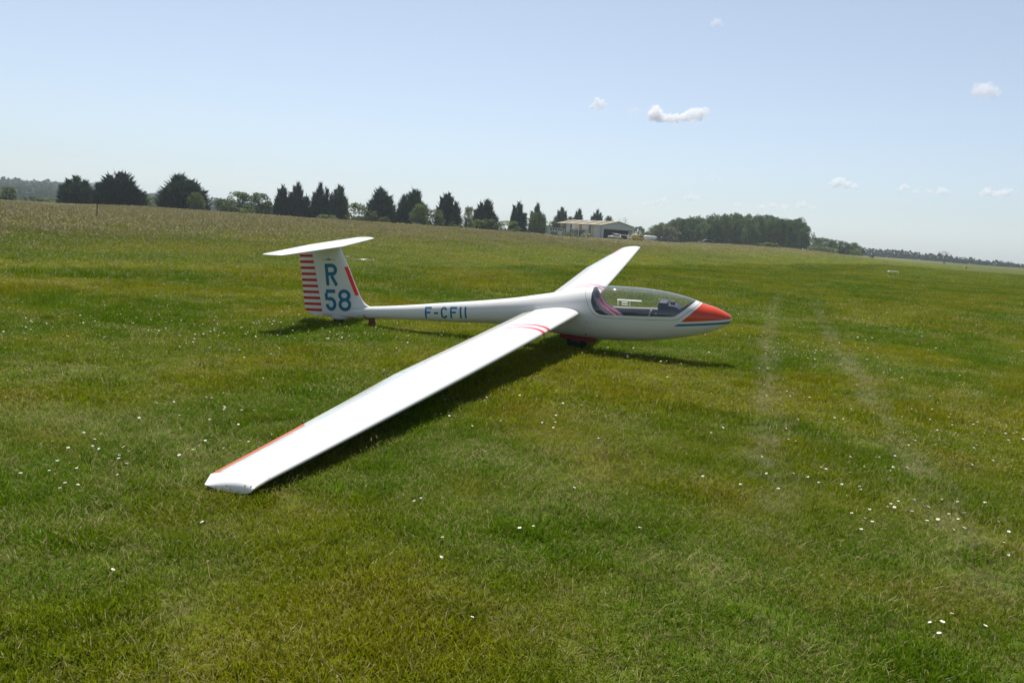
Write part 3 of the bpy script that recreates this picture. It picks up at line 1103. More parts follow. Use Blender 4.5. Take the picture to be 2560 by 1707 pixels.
def conifer_meshes(k):
    """dense many-topped cypress, unit height 1, unit width about 1"""
    r = np.random.default_rng(100 + k)
    groups = []
    nsp = (11, 8, 15, 7, 13)[k]
    tops = [(0.02, 0.0, 0.975)]
    for i in range(nsp):
        a = 2.4 * i + r.uniform(-0.4, 0.4); q = 0.07 + 0.35 * math.sqrt((i + 0.5) / nsp)
        tops.append((q * math.cos(a), q * math.sin(a), 0.98 - 0.58 * (q / 0.44) ** 2.2 + r.uniform(-0.06, 0.05)))
    for (tx, ty, tz) in tops:
        n = 620
        h = r.beta(1.0, 1.0, n) * tz
        rel = h / tz
        rad = (0.25 * (1 - rel) ** 0.80 + 0.010) * r.uniform(0.35, 1.1, n)
        ang = r.uniform(0, 2 * math.pi, n)
        ln = 0.72 + 0.28 * rel
        pos = np.stack([tx * ln + rad * np.cos(ang), ty * ln + rad * np.sin(ang), h], 1)
        out = np.stack([np.cos(ang) + tx * 2, np.sin(ang) + ty * 2, np.zeros(n)], 1)
        ax = out * r.uniform(0.15, 0.6, n)[:, None] + np.array([0, 0, 1.0]) * r.uniform(0.6, 1.1, n)[:, None]
        ax /= np.linalg.norm(ax, axis=1)[:, None]
        groups.append(leaf_cards(pos, ax, r.uniform(0.06, 0.125, n) * (1.1 - 0.3 * rel), r.uniform(0.010, 0.022, n), r.uniform(0, 1, n)))
    n = 1300
    ang = r.uniform(0, 2 * math.pi, n); h = r.uniform(0.0, 0.62, n)
    rad = 0.47 * np.sqrt(1 - (h / 0.9) ** 1.6) * np.sqrt(r.uniform(0.3, 1.0, n))
    pos = np.stack([rad * np.cos(ang), rad * np.sin(ang), h], 1)
    ax = np.stack([np.cos(ang) * 0.5, np.sin(ang) * 0.5, np.full(n, 0.8)], 1); ax /= np.linalg.norm(ax, axis=1)[:, None]
    groups.append(leaf_cards(pos, ax, r.uniform(0.06, 0.12, n), r.uniform(0.014, 0.026, n), r.uniform(0, 1, n)))
    # ragged outer sprays that break the outline
    for (tx, ty, tz) in tops:
        n = 110
        rel = r.uniform(0.25, 1.0, n); h = rel * tz
        rad = 0.27 * (1 - rel) ** 0.72 * r.uniform(0.85, 1.05, n)
        ang = r.uniform(0, 2 * math.pi, n); ln = 0.72 + 0.28 * rel
        pos = np.stack([tx * ln + rad * np.cos(ang), ty * ln + rad * np.sin(ang), h], 1)
        ax = np.stack([np.cos(ang) * 0.55 + tx, np.sin(ang) * 0.55 + ty, np.full(n, 0.85)], 1); ax /= np.linalg.norm(ax, axis=1)[:, None]
        groups.append(leaf_cards(pos, ax, r.uniform(0.11, 0.21, n), r.uniform(0.009, 0.018, n), r.uniform(0, 1, n)))
    crown = unit_size(cards_mesh('crown', groups, M_CON))
    trunk = MB().tube([(0, 0, -0.03), (0.005, 0, 0.3), (0, 0.004, 0.9)], [0.028, 0.022, 0.004], 7).data('trunk', M_BARK, True)
    return crown, trunk


def broadleaf_meshes(k, mat, open_=0.0, bushy=False, nc=46, leaves=70, leaf=0.034, low=0.10):
    """crown of leaf clumps on limbs; unit height, unit width"""
    r = np.random.default_rng(300 + k)
    groups = []; limbs = MB()
    base = 0.0 if bushy else low
    if not bushy:
        limbs.tube([(0, 0, -0.02), (0.01, 0.005, 0.2), (0.0, 0.01, 0.45), (0.01, 0.0, 0.72)], [0.030, 0.024, 0.017, 0.005], 7)
    for i in range(nc):
        a_ = r.uniform(0, 2 * math.pi)
        zr = r.beta(1.15, 1.0) if not bushy else r.uniform(0.02, 0.92)
        R_ = 0.43 * math.sqrt(max(0.12, 1 - ((zr - 0.45) / 0.60) ** 2)) * (1 + 0.14 * math.sin(3 * a_ + k) + 0.08 * math.sin(5 * a_ + 2 * k))
        q = math.sqrt(r.uniform(0.15, 1.0)) * R_
        c = np.array([q * math.cos(a_), q * math.sin(a_), base + (0.95 - base) * zr])
        cr = r.uniform(0.07, 0.135) * (1 - 0.25 * open_)
        n = int(leaves * r.uniform(0.7, 1.3) * (1 - 0.55 * open_))
        p = r.normal(size=(n, 3)); p /= np.linalg.norm(p, axis=1)[:, None]
        pos = c + p * cr * r.uniform(0.4, 1.0, n)[:, None] * np.array([1.15, 1.15, 0.8])
        if bushy: pos[:, 2] = np.maximum(pos[:, 2], 0.0)
        ax = p * 0.8 + r.normal(size=(n, 3)) * 0.6 + np.array([0, 0, 0.15]); ax /= np.linalg.norm(ax, axis=1)[:, None]
        tone = np.clip(r.uniform(0, 1) * 0.6 + r.uniform(0, 0.4, n), 0, 1)
        groups.append(leaf_cards(pos, ax, r.uniform(0.7, 1.5, n) * leaf, r.uniform(0.35, 0.55, n) * leaf, tone))
        if not bushy and i % 4 == 0:
            s0 = np.array([0.0, 0.0, r.uniform(0.18, 0.5)])
            m = (s0 + c) / 2 + np.array([0, 0, -0.03])
            limbs.tube([s0, m, c], [0.012, 0.008, 0.002], 5, cap=False)
    crown = unit_size(cards_mesh('crown', groups, mat))
    trunk = (limbs if limbs.v else MB().tube([(0, 0, -0.03), (0, 0, 0.3)], [0.02, 0.006], 6)).data('trunk', M_BARK, True)
    return crown, trunk


def bare_meshes(k):
    r = np.random.default_rng(500 + k)
    mb = MB(); tips = []

    def grow_(p, d, L, rad, lev):
        q = p + d * L
        mb.tube([p, p + d * L * 0.5 + Vector(r.normal(size=3)) * L * 0.06, q], [rad, rad * 0.75, rad * 0.5], 5 if lev < 2 else 3, cap=False)
        if lev >= 4: tips.append(q); return
        for _ in range(3 if lev < 3 else 2):
            nd = (d + Vector(r.normal(size=3)) * 0.55 + Vector((0, 0, 0.12))).normalized()
            grow_(q, nd, L * r.uniform(0.6, 0.82), rad * 0.5, lev + 1)
    grow_(Vector((0, 0, 0)), Vector((0, 0, 1)), 0.26, 0.028, 0)
    trunk = mb.data('trunk', M_BARK, True)
    tp = np.array(tips); zt = tp[:, 2].max(); s = 1.0 / zt
    for v in trunk.vertices: v.co *= s
    tp = np.repeat(tp * s, 3, axis=0) + r.normal(size=(len(tp) * 3, 3)) * 0.025
    n = len(tp)
    crown = cards_mesh('crown', [leaf_cards(tp, rand_unit(n), r.uniform(0.02, 0.045, n), r.uniform(0.006, 0.014, n), r.uniform(0, 1, n))], M_GREY)
    return crown, trunk


CON = [conifer_meshes(k) for k in range(5)]
BRO = [broadleaf_meshes(k, M_LEAF, nc=60, leaves=76, leaf=0.040, low=0.04) for k in range(3)]
WOO = [broadleaf_meshes(10 + k, M_WOOD, nc=64, leaves=60, leaf=0.038, low=0.03) for k in range(5)]
LIT = [broadleaf_meshes(20 + k, M_LIGHT, bushy=True, nc=36, leaves=70, leaf=0.045) for k in range(3)]
BSH = [broadleaf_meshes(30 + k, M_LEAF, bushy=True, nc=36, leaves=70, leaf=0.045) for k in range(3)]
BLO = broadleaf_meshes(40, M_BLOSS, bushy=True, nc=30, leaves=80, leaf=0.05)
BAR = [bare_meshes(k) for k in range(2)]


def tree(name, label, cat, meshes, x0, x1, ytop, dist, group=None, sink=0.15, rot=None, zbase=None):
    """a tree whose crown spans photo columns x0..x1 and whose top is at row ytop, standing dist metres off"""
    xm = (x0 + x1) / 2
    p = px_at(xm, ytop, dist)
    w = (x1 - x0) / FPX * dist
    zb = float(terrain(p[0], p[1])) if zbase is None else zbase
    h = p[2] - zb
    e = empty(name, (p[0], p[1], zb - sink), (0, 0, random.uniform(0, 6.28) if rot is None else rot))
    e.scale = (w, w, h + sink)
    tag(e, label, cat, group)
    for nm, me in zip(('crown', 'trunk'), meshes): obj(nm, me, e)
    return e


# ---- row of cypresses along the far edge of the meadow (left to right)
CG = 'dark cypresses along the meadow'
CY = [(151, 231, 440, 205, 0, 'leftmost dark cypress of the row, smallest of the left three'),
      (239, 354, 431, 205, 2, 'broad many-topped dark cypress right of the leftmost one, above the thin post'),
      (397, 517, 438, 208, 4, 'broad dark cypress clump with a pale green tree at its right foot'),
      (684, 728, 464, 215, 1, 'narrow dark cypress at the left end of the tall dense clump'),
      (716, 778, 457, 216, 3, 'tallest dark cypress of the dense clump left of the tailplane'),
      (776, 830, 459, 216, 1, 'dark cypress third in the dense clump above the tail fin'),
      (816, 876, 463, 215, 0, 'dark cypress at the right end of the dense clump above the tail fin'),
      (914, 996, 471, 218, 2, 'dark cypress standing right of the pale trees behind the tail boom'),
      (990, 1078, 475, 220, 4, 'wide dark cypress with a green tree before its right half'),
      (1088, 1160, 483, 223, 0, 'dark cypress with a round green bush at its foot, mid row'),
      (1180, 1250, 500, 232, 2, 'smaller dark cypress with twin tops left of the sloping green bushes'),
      (1272, 1322, 506, 244, 1, 'slim dark cypress standing left of the blue-white annex'),
      (1322, 1370, 509, 262, 3, 'dark cypress top rising behind the rounded tree left of the hangar'),
      (1384, 1425, 519, 318, 0, 'leftmost of three dark cypresses behind the hangar roof'),
      (1432, 1463, 523, 318, 2, 'middle of three dark cypresses behind the hangar roof'),
      (1474, 1514, 526, 318, 4, 'rightmost of three dark cypresses behind the hangar roof')]
for x0, x1, yt, D, k, lab in CY:
    tree('cypress_tree', lab, 'tree', CON[k], x0, x1, yt, D, CG)

BT = [(354, 399, 490, 215, LIT[0], 'round_bush', 'pale green rounded tree between the second and third cypress', 'tree'),
      (470, 516, 481, 200, BRO[0], 'broadleaf_tree', 'pale green tree in front of the third cypress from the left', 'tree'),
      (535, 580, 497, 235, BRO[2], 'broadleaf_tree', 'low broadleaf tree left of the taller tree in the gap', 'tree'),
      (560, 632, 479, 225, BRO[1], 'broadleaf_tree', 'tall loose broadleaf tree in the gap left of the dense cypress clump', 'tree'),
      (618, 690, 483, 228, BRO[0], 'broadleaf_tree', 'rounded broadleaf tree touching the left side of the dense cypress clump', 'tree'),
      (590, 640, 512, 205, BSH[0], 'shrub', 'green shrub at the meadow edge in the gap before the dense clump', 'shrub'),
      (790, 846, 536, 190, LIT[1], 'shrub', 'pale rounded shrub at the meadow edge under the dense cypress clump', 'shrub'),
      (864, 920, 507, 205, LIT[2], 'broadleaf_tree', 'pale green tree between the dense clump and the next cypress', 'tree'),
      (902, 950, 526, 196, BSH[1], 'shrub', 'green shrub right of the pale tree behind the tailplane', 'shrub'),
      (944, 976, 541, 190, LIT[0], 'shrub', 'small pale shrub at the foot of the cypress behind the tail boom', 'shrub'),
      (1024, 1075, 509, 204, BRO[2], 'broadleaf_tree', 'green tree standing before the right half of the wide cypress', 'tree'),
      (1026, 1055, 557, 186, LIT[1], 'shrub', 'small pale shrub under the wide cypress', 'shrub'),
      (1066, 1116, 523, 206, BSH[2], 'broadleaf_tree', 'rounded green tree between the wide cypress and the next one', 'tree'),
      (1119, 1160, 554, 188, BSH[0], 'shrub', 'round green bush at the foot of the mid-row cypress', 'shrub'),
      (1156, 1190, 516, 228, BRO[1], 'broadleaf_tree', 'grey green tree left of the twin-topped cypress', 'tree'),
      (1176, 1210, 548, 196, LIT[2], 'shrub', 'pale shrub below the grey green tree', 'shrub'),
      (1196, 1258, 546, 196, BSH[1], 'shrub', 'large green bush under the twin-topped cypress', 'shrub'),
      (1226, 1302, 551, 200, BSH[2], 'shrub', 'sloping mass of green bush left of the slim cypress', 'shrub'),
      (1262, 1300, 572, 190, LIT[0], 'shrub', 'low pale bush at the right end of the sloping bushes', 'shrub'),
      (1318, 1372, 530, 240, BRO[0], 'broadleaf_tree', 'rounded green tree left of the hangar, over the annex', 'tree'),
      (1332, 1358, 560, 250, LIT[1], 'shrub', 'pale green shrub just above the annex roof', 'shrub'),
      (1366, 1398, 552, 305, BRO[1], 'broadleaf_tree', 'light broadleaf tree at the far left corner of the hangar', 'tree'),
      (1412, 1440, 541, 312, LIT[2], 'broadleaf_tree', 'pale tree between the first two cypresses behind the hangar', 'tree'),
      (1510, 1538, 540, 312, BRO[2], 'broadleaf_tree', 'light ragged tree right of the last cypress behind the hangar', 'tree'),
      (1312, 1334, 576, 236, BSH[0], 'shrub', 'dark bush at the left end of the annex wall', 'shrub'),
      (1376, 1402, 578, 240, BSH[1], 'shrub', 'dark green bush in front of the annex windows', 'shrub'),
      (1406, 1434, 579, 241, BSH[2], 'shrub', 'dark green bush in front of the hangar porch', 'shrub'),
      (1430, 1454, 586, 241, BSH[0], 'shrub', 'low dark bush left of the whitish flowering bush', 'shrub'),
      (1450, 1478, 582, 240, BLO, 'flowering_shrub', 'whitish flowering bush against the hangar side wall', 'shrub'),
      (1578, 1616, 566, 345, WOO[0], 'broadleaf_tree', 'dark tree just right of the hangar front', 'tree'),
      (1604, 1640, 580, 350, WOO[2], 'broadleaf_tree', 'lower dark tree between the hangar and the wood', 'tree'),
      (1884, 1954, 606, 240, LIT[0], 'shrub', 'pale green dome-shaped bush alone before the wood', 'shrub'),
      (2172, 2187, 636, 330, BSH[1], 'shrub', 'tiny dark bush alone in the meadow right of the wood', 'shrub'),
      (0, 42, 466, 240, BRO[1], 'broadleaf_tree', 'broadleaf tree at the left edge of the picture', 'tree'),
      (-70, 10, 470, 245, BRO[2], 'broadleaf_tree', 'broadleaf tree cut by the left edge of the picture', 'tree'),
      (36, 68, 492, 230, BSH[0], 'shrub', 'grey green shrub right of the tree at the left edge', 'shrub'),
      (70, 104, 492, 232, BSH[2], 'shrub', 'dark shrub midway between the left edge and the first cypress', 'shrub'),
      (100, 152, 494, 236, LIT[1], 'shrub', 'pale shrub just left of the first cypress', 'shrub'),
      (228, 246, 488, 235, BSH[1], 'shrub', 'small shrub between the first and second cypress', 'shrub')]
for x0, x1, yt, D, me, nm, lab, cat in BT:
    tree(nm, lab, cat, me, x0, x1, yt, D, 'green trees and bushes along the meadow')

tree('bare_tree', 'thinly leaved grey tree rising behind the hangar gable', 'tree', BAR[0], 1543, 1583, 545, 322)
tree('bare_tree', 'bare reddish tree alone in front of the far right treeline', 'tree', BAR[1], 2342, 2388, 628, 430)
tree('broadleaf_tree', 'spreading olive tree at the left end of the wood, behind the pickup', 'tree', broadleaf_meshes(50, mat_leaf('olive_foliage', (0.060, 0.066, 0.030), (0.10, 0.105, 0.045), 0.35), open_=0.35, nc=60), 1618, 1704, 563, 322)

# ---- the wood on the right: rows of trees
WG = 'trees of the wood right of the hangar'
WT_X = [1600, 1640, 1680, 1717, 1760, 1800, 1837, 1880, 1930, 1961, 2000, 2020, 2036]
WT_Y = [572, 563, 552, 544, 541, 538, 536, 538, 541, 543, 549, 556, 566]
for row, (D, dy, step) in enumerate(((338, 9, 27), (352, 4, 23), (368, 0, 21), (384, -1, 25))):
    x = 1630 + row * 9
    while x < 2046 - row * 6:
        w = random.uniform(34, 60)
        yt = float(np.interp(x, WT_X, WT_Y)) + dy * random.uniform(0.3, 1.2) + random.uniform(-6, 7)
        if x + w / 2 > 2046: break
        lab = ('leafy tree in the front rank of the wood right of the hangar' if row == 0 else 'leafy tree deeper in the wood right of the hangar')
        tree('woodland_tree', lab, 'tree', WOO[random.randrange(5)], x - w / 2, x + w / 2, yt, D + random.uniform(-4, 4), WG + (' front rank' if row == 0 else ' deeper'))
        x += step * random.uniform(0.8, 1.25)
# lower fringe right of the wood
x = 2044
while x < 2160:
    w = random.uniform(26, 40)
    yt = float(np.interp(x, [2036, 2060, 2100, 2140, 2165], [590, 594, 602, 610, 620])) + random.uniform(-3, 3)
    tree('woodland_tree', 'low leafy tree in the fringe right of the tall wood', 'tree', WOO[random.randrange(5)], x - w / 2, x + w / 2, yt, 395 + random.uniform(-20, 20), 'low fringe of the wood')
    x += 13
x = 2026
while x < 2150:
    w = random.uniform(20, 34)
    yt = float(np.interp(x, [2026, 2150], [612, 624])) + random.uniform(-3, 3)
    tree('woodland_shrub', 'pale shrub along the foot of the fringe right of the wood', 'shrub', LIT[random.randrange(3)], x - w / 2, x + w / 2, yt, 372 + random.uniform(-8, 8), 'shrubs at the foot of the fringe')
    x += 19


# ---- far wooded hill (left) and far treeline (right): one mass each
def far_crowns(name, label, cat, profile, D0, D1, mat, cw, step, rows):
    """crowns stacked along a skyline given as photo (x, ytop) points"""
    r = np.random.default_rng(len(name))
    groups = []
    xs = [p[0] for p in profile]; ys = [p[1] for p in profile]
    for k in range(rows):
        t = k / max(1, rows - 1)
        D = D0 + (D1 - D0) * t
        x = xs[0]
        while x < xs[-1]:
            xx = x + r.uniform(-0.3, 0.3) * step
            top = px_at(xx, float(np.interp(xx, xs, ys)), D1)
            c = px_at(xx, float(np.interp(xx, xs, ys)), D)
            zt = -1.0 + (top[2] + 1.0) * (0.25 + 0.75 * t) if rows > 1 else top[2]
            if k == rows - 1: zt = top[2]
            rad = cw * r.uniform(0.7, 1.3)
            zt += r.uniform(-0.25, 0.15) * rad
            n = 46
            p = r.normal(size=(n, 3)); p /= np.linalg.norm(p, axis=1)[:, None]
            pos = np.array([c[0], c[1], zt - rad * 0.9]) + p * rad * np.array([1, 1, 0.9]) * r.uniform(0.6, 1, n)[:, None]
            ax = p * 0.6 + r.normal(size=(n, 3)) * 0.6; ax /= np.linalg.norm(ax, axis=1)[:, None]
            tone = np.clip(r.uniform(0, 0.7) + r.uniform(0, 0.3, n), 0, 1)
            groups.append(leaf_cards(pos, ax, r.uniform(0.5, 1.0, n) * rad * 0.6, r.uniform(0.2, 0.35, n) * rad, tone))
            m = 10                                      # foliage down to the ground
            q = np.column_stack([c[0] + r.uniform(-rad, rad, m), c[1] + r.uniform(-rad, rad, m), r.uniform(0, 1, m) * max(0.5, zt - rad)])
            groups.append(leaf_cards(q, rand_unit(m), r.uniform(0.8, 1.4, m) * rad * 0.8, r.uniform(0.3, 0.5, m) * rad, r.uniform(0, 0.6, m)))
            x += step
    o = obj(name, cards_mesh(name, groups, mat))
    tag(o, label, cat, kind='stuff')
    return o


HILL = [(-260, 440), (0, 447), (109, 452), (163, 458), (245, 465), (351, 482), (397, 484), (517, 496), (582, 505), (700, 520), (800, 532)]


def hill_mesh():
    v = []; f = []
    prof = [(-500, 447)] + HILL + [(1000, 556), (1200, 574)]
    xs = np.linspace(-500, 1200, 60)
    for x in xs:
        y = float(np.interp(x, [p[0] for p in prof], [p[1] for p in prof]))
        top = px_at(x, y + 7, 1250)
        for k, t in enumerate(np.linspace(0, 1, 9)):
            D = 680 + 570 * t
            p = px_at(x, y, D)
            v.append((p[0], p[1], 0.3 + (top[2] - 0.3) * sstep(0, 1, t)))
        p = px_at(x, y, 1700); v.append((p[0], p[1], top[2] * 0.8))
    for i in range(len(xs) - 1):
        for k in range(9): f.append((i * 10 + k, i * 10 + k + 1, (i + 1) * 10 + k + 1, (i + 1) * 10 + k))
    me = mesh_data('hill', v, f, plain('hill_undergrowth', (0.030, 0.045, 0.020), 0.9, var=0.3, scale=0.02), True)
    tag(obj('hill', me), kind='structure')


hill_mesh()
far_crowns('hillside_wood', 'hazy wooded hillside behind the cypresses on the left', 'wood', HILL, 720, 1240, M_FARW, 8.5, 12, 14)
far_crowns('far_treeline', 'bluish far treeline along the right horizon', 'treeline', [(2120, 617), (2165, 622), (2250, 627), (2300, 634), (2352, 638), (2450, 650), (2560, 662), (2700, 676), (2850, 690)], 760, 800, M_FARW, 4.2, 7, 2)
far_crowns('middle_treeline', 'low treeline seen between the hangar trees and along the meadow', 'treeline', [(560, 512), (800, 533), (1000, 549), (1200, 567), (1420, 575), (1560, 588), (1660, 592)], 420, 430, M_FARW, 3.0, 9, 1)

# ================================================================== hangar, annex, vehicles
def corrugated(name, c0, c1, axis_scale=30.0):
    t = NT(name)
    v, x, y, z = t.xyz()
    w = t.math('SINE', t.math('MULTIPLY', x, axis_scale))
    bp = t.node('ShaderNodeBump'); bp.inputs['Strength'].default_value = 0.5; bp.inputs['Distance'].default_value = 0.03
    t.l.new(w, bp.inputs['Height'])
    n = t.noise(v, 0.6, 5)
    t.principled(t.mix(t.ramp(n, 0.3, 0.7), c0, c1), 0.6, 0.35, normal=bp.outputs[0])
    return t.mat


M_ROOF = corrugated('sand_sheet_roof', (0.185, 0.155, 0.085), (0.23, 0.195, 0.11))
M_RIB = plain('brown_rooflight', (0.05, 0.038, 0.03), 0.8)
M_CLADW = corrugated('white_cladding', (0.40, 0.39, 0.37), (0.47, 0.46, 0.44))
M_CLADC = corrugated('cream_cladding', (0.36, 0.30, 0.19), (0.42, 0.36, 0.24))
M_CLADB = corrugated('brown_cladding', (0.12, 0.085, 0.065), (0.17, 0.12, 0.095))
M_GABLE = corrugated('grey_gable_cladding', (0.40, 0.41, 0.43), (0.46, 0.47, 0.49))
M_DARK = plain('dark_interior', (0.03, 0.03, 0.035), 0.9)
M_BLUEW = plain('pale_blue_render', (0.50, 0.60, 0.68), 0.8, scale=1.0)
M_WREND = plain('white_render', (0.66, 0.66, 0.63), 0.8, scale=1.0)
M_BROOF = plain('brown_flat_roof', (0.16, 0.11, 0.09), 0.8, scale=1.0)
M_WINDK = plain('dark_window', (0.03, 0.035, 0.04), 0.15, spec=0.6)
M_TARMAC = plain('tarmac', (0.09, 0.085, 0.08), 0.9, scale=1.5)

HD = 285.0
hc = px_at(1500.5, 600, HD)                       # front left corner of the hangar
HZ = float(terrain(hc[0], hc[1]))
VDIR = np.array([hc[0] - CAM[0], hc[1] - CAM[1]]); VDIR /= np.linalg.norm(VDIR)
VRIGHT = np.array([VDIR[1], -VDIR[0]])
al = math.radians(40)
# hangar local frame: +x along the front (to the right), +y back along the long side
HX = VRIGHT * math.cos(al) + VDIR * math.sin(al)
HROT = math.atan2(HX[1], HX[0])
HW, HL, HE, HRG = 15.5, 26.0, 4.55, 6.15


def build_hangar():
    e = empty('hangar', (hc[0], hc[1], HZ), (0, 0, HROT))
    tag(e, 'aircraft hangar with sand-coloured pitched roof and dark open front', 'hangar')
    # gable front with opening
    ox0, ox1, oz = 1.3, HW - 1.0, 3.25
    t = 0.22
    g = MB()
    g.box((0, 0, 0), (ox0, t, HE)); g.box((ox1, 0, 0), (HW, t, HE)); g.box((ox0, 0.002, oz), (ox1, t - 0.002, HE))
    g.prism_y([(0, HE), (HW, HE), (HW / 2, HRG)], 0.001, t - 0.001)
    g.build('gable_wall', M_GABLE, e)
    b = MB(); b.box((0, HL - t, 0), (HW, HL, HE)); b.prism_y([(0, HE), (HW, HE), (HW / 2, HRG)], HL - t, HL); b.build('back_wall', M_DARK, e)
    MB().box((HW - t, t, 0), (HW, HL - t, HE)).build('side_wall', M_DARK, e)
    # near long side: cladding panels of three colours
    pat = [(0.3, 4.0, M_CLADW), (4.0, 5.6, M_CLADC), (5.6, 6.9, M_CLADB), (6.9, 9.8, M_CLADW), (9.8, 10.9, M_CLADC), (10.9, 12.5, M_CLADB), (12.5, 14.9, M_CLADC),
           (14.9, 16.8, M_CLADW), (16.8, 17.9, M_CLADB), (17.9, 20.2, M_CLADW), (20.2, 22.6, M_CLADB), (22.6, 24.0, M_CLADC), (24.0, 25.78, M_CLADB)]
    MB().box((0.08, t, 0), (t, HL - t, HE - 0.02)).build('side_wall', M_DARK, e)
    for y0, y1, m in pat:
        MB().box((0.0 if m is not M_CLADB else 0.02, y0 + 0.02, 0.02), (0.077, y1 - 0.02, HE - 0.06)).build('wall_panel', m, e)
    # roof: two slopes with rooflight strips
    ov = 0.45
    for sgn in (0, 1):
        xa, xb = (-ov, HW / 2) if sgn == 0 else (HW + ov, HW / 2)
        za = HE - ov * (HRG - HE) / (HW / 2) + 0.02
        r = MB()
        r.add([(xa, -ov, za), (xb, -ov, HRG + 0.02), (xb, HL + ov, HRG + 0.02), (xa, HL + ov, za), (xa, -ov, za + 0.16), (xb, -ov, HRG + 0.18), (xb, HL + ov, HRG + 0.18), (xa, HL + ov, za + 0.16)],
              [(0, 3, 2, 1), (4, 5, 6, 7), (0, 1, 5, 4), (1, 2, 6, 5), (2, 3, 7, 6), (3, 0, 4, 7)])
        ro = r.build('roof', M_ROOF, e)
        for yy in (3.2, 9.2, 15.2, 21.4):
            fa, fb = 0.18, 0.86
            p = lambda f_, y_, dz: (xa + (xb - xa) * f_, y_, za + (HRG + 0.02 - za) * f_ + 0.16 + dz)
            q = MB()
            q.add([p(fa, yy, 0.02), p(fb, yy, 0.02), p(fb, yy + 1.9, 0.02), p(fa, yy + 1.9, 0.02), p(fa, yy, 0.06), p(fb, yy, 0.06), p(fb, yy + 1.9, 0.06), p(fa, yy + 1.9, 0.06)],
                  [(0, 3, 2, 1), (4, 5, 6, 7), (0, 1, 5, 4), (1, 2, 6, 5), (2, 3, 7, 6), (3, 0, 4, 7)])
            q.build('rooflight', M_RIB, ro)
    MB().box((0.3, 0.3, 0.0), (HW - 0.3, HL - 0.3, 0.03)).build('floor', M_DARK, e)
    # sliding door leaf parked at the right of the opening, posts
    MB().box((ox1 - 1.3, t + 0.05, 0), (ox1 - 0.02, t + 0.15, oz)).build('sliding_door', M_CLADC, e)
    MB().box((ox0, t + 0.03, 0), (ox0 + 0.3, t + 0.2, oz)).build('door_post', M_CLADB, e)
    MB().box((ox0, -0.06, oz - 0.12), (ox1, -0.004, oz + 0.1)).build('door_track', M_CLADB, e)
    MB().tube([(-0.06, -0.06, 0), (-0.06, -0.06, HE - 0.2)], 0.06, 8).build('downpipe', M_CLADB, e)
    # lean-to porch on the long side
    p = MB(); p.box((-3.2, 8.5, 2.45), (-0.02, 17.5, 2.62)); p.build('porch_roof', M_WREND, e)
    for yy in (8.7, 11.5, 14.4, 17.3): MB().box((-3.1, yy - 0.08, 0), (-2.94, yy + 0.08, 2.45)).build('porch_post', M_WREND, e)
    for yy in (9.4, 12.0, 14.9): MB().box((-0.07, yy, 0.9), (-0.03, yy + 1.4, 2.1)).build('window', M_WINDK, e)
    # apron
    MB().box((-2.5, -16, 0.01), (HW + 6, -0.02, 0.03)).build('apron', M_TARMAC, e)


build_hangar()


def build_annex():
    e0 = px_at(1325, 590, 262); z0 = float(terrain(e0[0], e0[1])) + 0.1
    e = empty('annex_building', (e0[0], e0[1], z0), (0, 0, math.atan2(VRIGHT[1], VRIGHT[0]) + 0.10))
    tag(e, 'low pale blue flat-roofed annex left of the hangar', 'building')
    MB().box((0, 0, 0), (6.2, 5.0, 2.75)).build('blue_wall', M_BLUEW, e)
    MB().box((6.2, 0.25, 0), (10.6, 5.0, 2.5)).build('white_wall', M_WREND, e)
    MB().box((-0.15, -0.15, 2.75), (6.198, 5.15, 2.90)).build('parapet', M_BLUEW, e)
    MB().box((3.9, -0.4, 2.92), (11.6, 5.3, 3.10)).build('roof', M_BROOF, e)
    for i in range(5):
        x = 6.45 + i * 0.82
        w = MB().box((x, 0.20, 1.75), (x + 0.6, 0.246, 2.3)).build('window', M_WINDK, e)
        MB().box((x - 0.05, 0.17, 1.68), (x + 0.65, 0.198, 1.745)).build('sill', M_WREND, w)
    for i in range(2):
        x = 6.6 + i * 1.6
        MB().box((x, 0.20, 0.6), (x + 0.7, 0.246, 1.3)).build('window', M_WINDK, e)
    MB().tube([(4.6, 2, 3.1), (4.6, 2, 3.6)], 0.22, 10).build('roof_vent', M_WREND, e)
    MB().box((10.7, 0.1, 0), (10.95, 0.35, 2.92)).build('porch_post', M_CLADB, e)
    MB().box((11.3, 0.1, 0), (11.55, 0.35, 2.92)).build('porch_post', M_CLADB, e)


build_annex()

# ---- vehicles
M_CARGLASS = plain('car_glass', (0.02, 0.025, 0.03), 0.1, spec=0.7)


def wheels(e, xs, hw, r=0.32, w=0.2):
    for x in xs:
        for s in (-1, 1):
            o = MB().lathe_y([(r * 0.6, -w / 2), (r * 0.92, -w / 2), (r, -w / 4), (r, w / 4), (r * 0.92, w / 2), (r * 0.6, w / 2)], 20, (x, s * (hw - w / 2), r)).build('wheel', M_TYRE, e, True)
            MB().lathe_y([(0.04, -w / 2 - 0.012), (r * 0.58, -w / 2 + 0.002), (r * 0.58, w / 2 - 0.002), (0.04, w / 2 + 0.012)], 14, (x, s * (hw - w / 2), r)).build('rim', M_METAL, o, True)


def place(name, label, cat, px, py, D, facing, group=None):
    """facing: angle of local +x from picture-right, degrees, anticlockwise seen from above"""
    p = px_at(px, py, D)
    a = math.atan2(VRIGHT[1], VRIGHT[0]) + math.radians(facing)
    e = empty(name, (p[0], p[1], float(terrain(p[0], p[1])) + 0.02), (0, 0, a))
    return tag(e, label, cat, group)


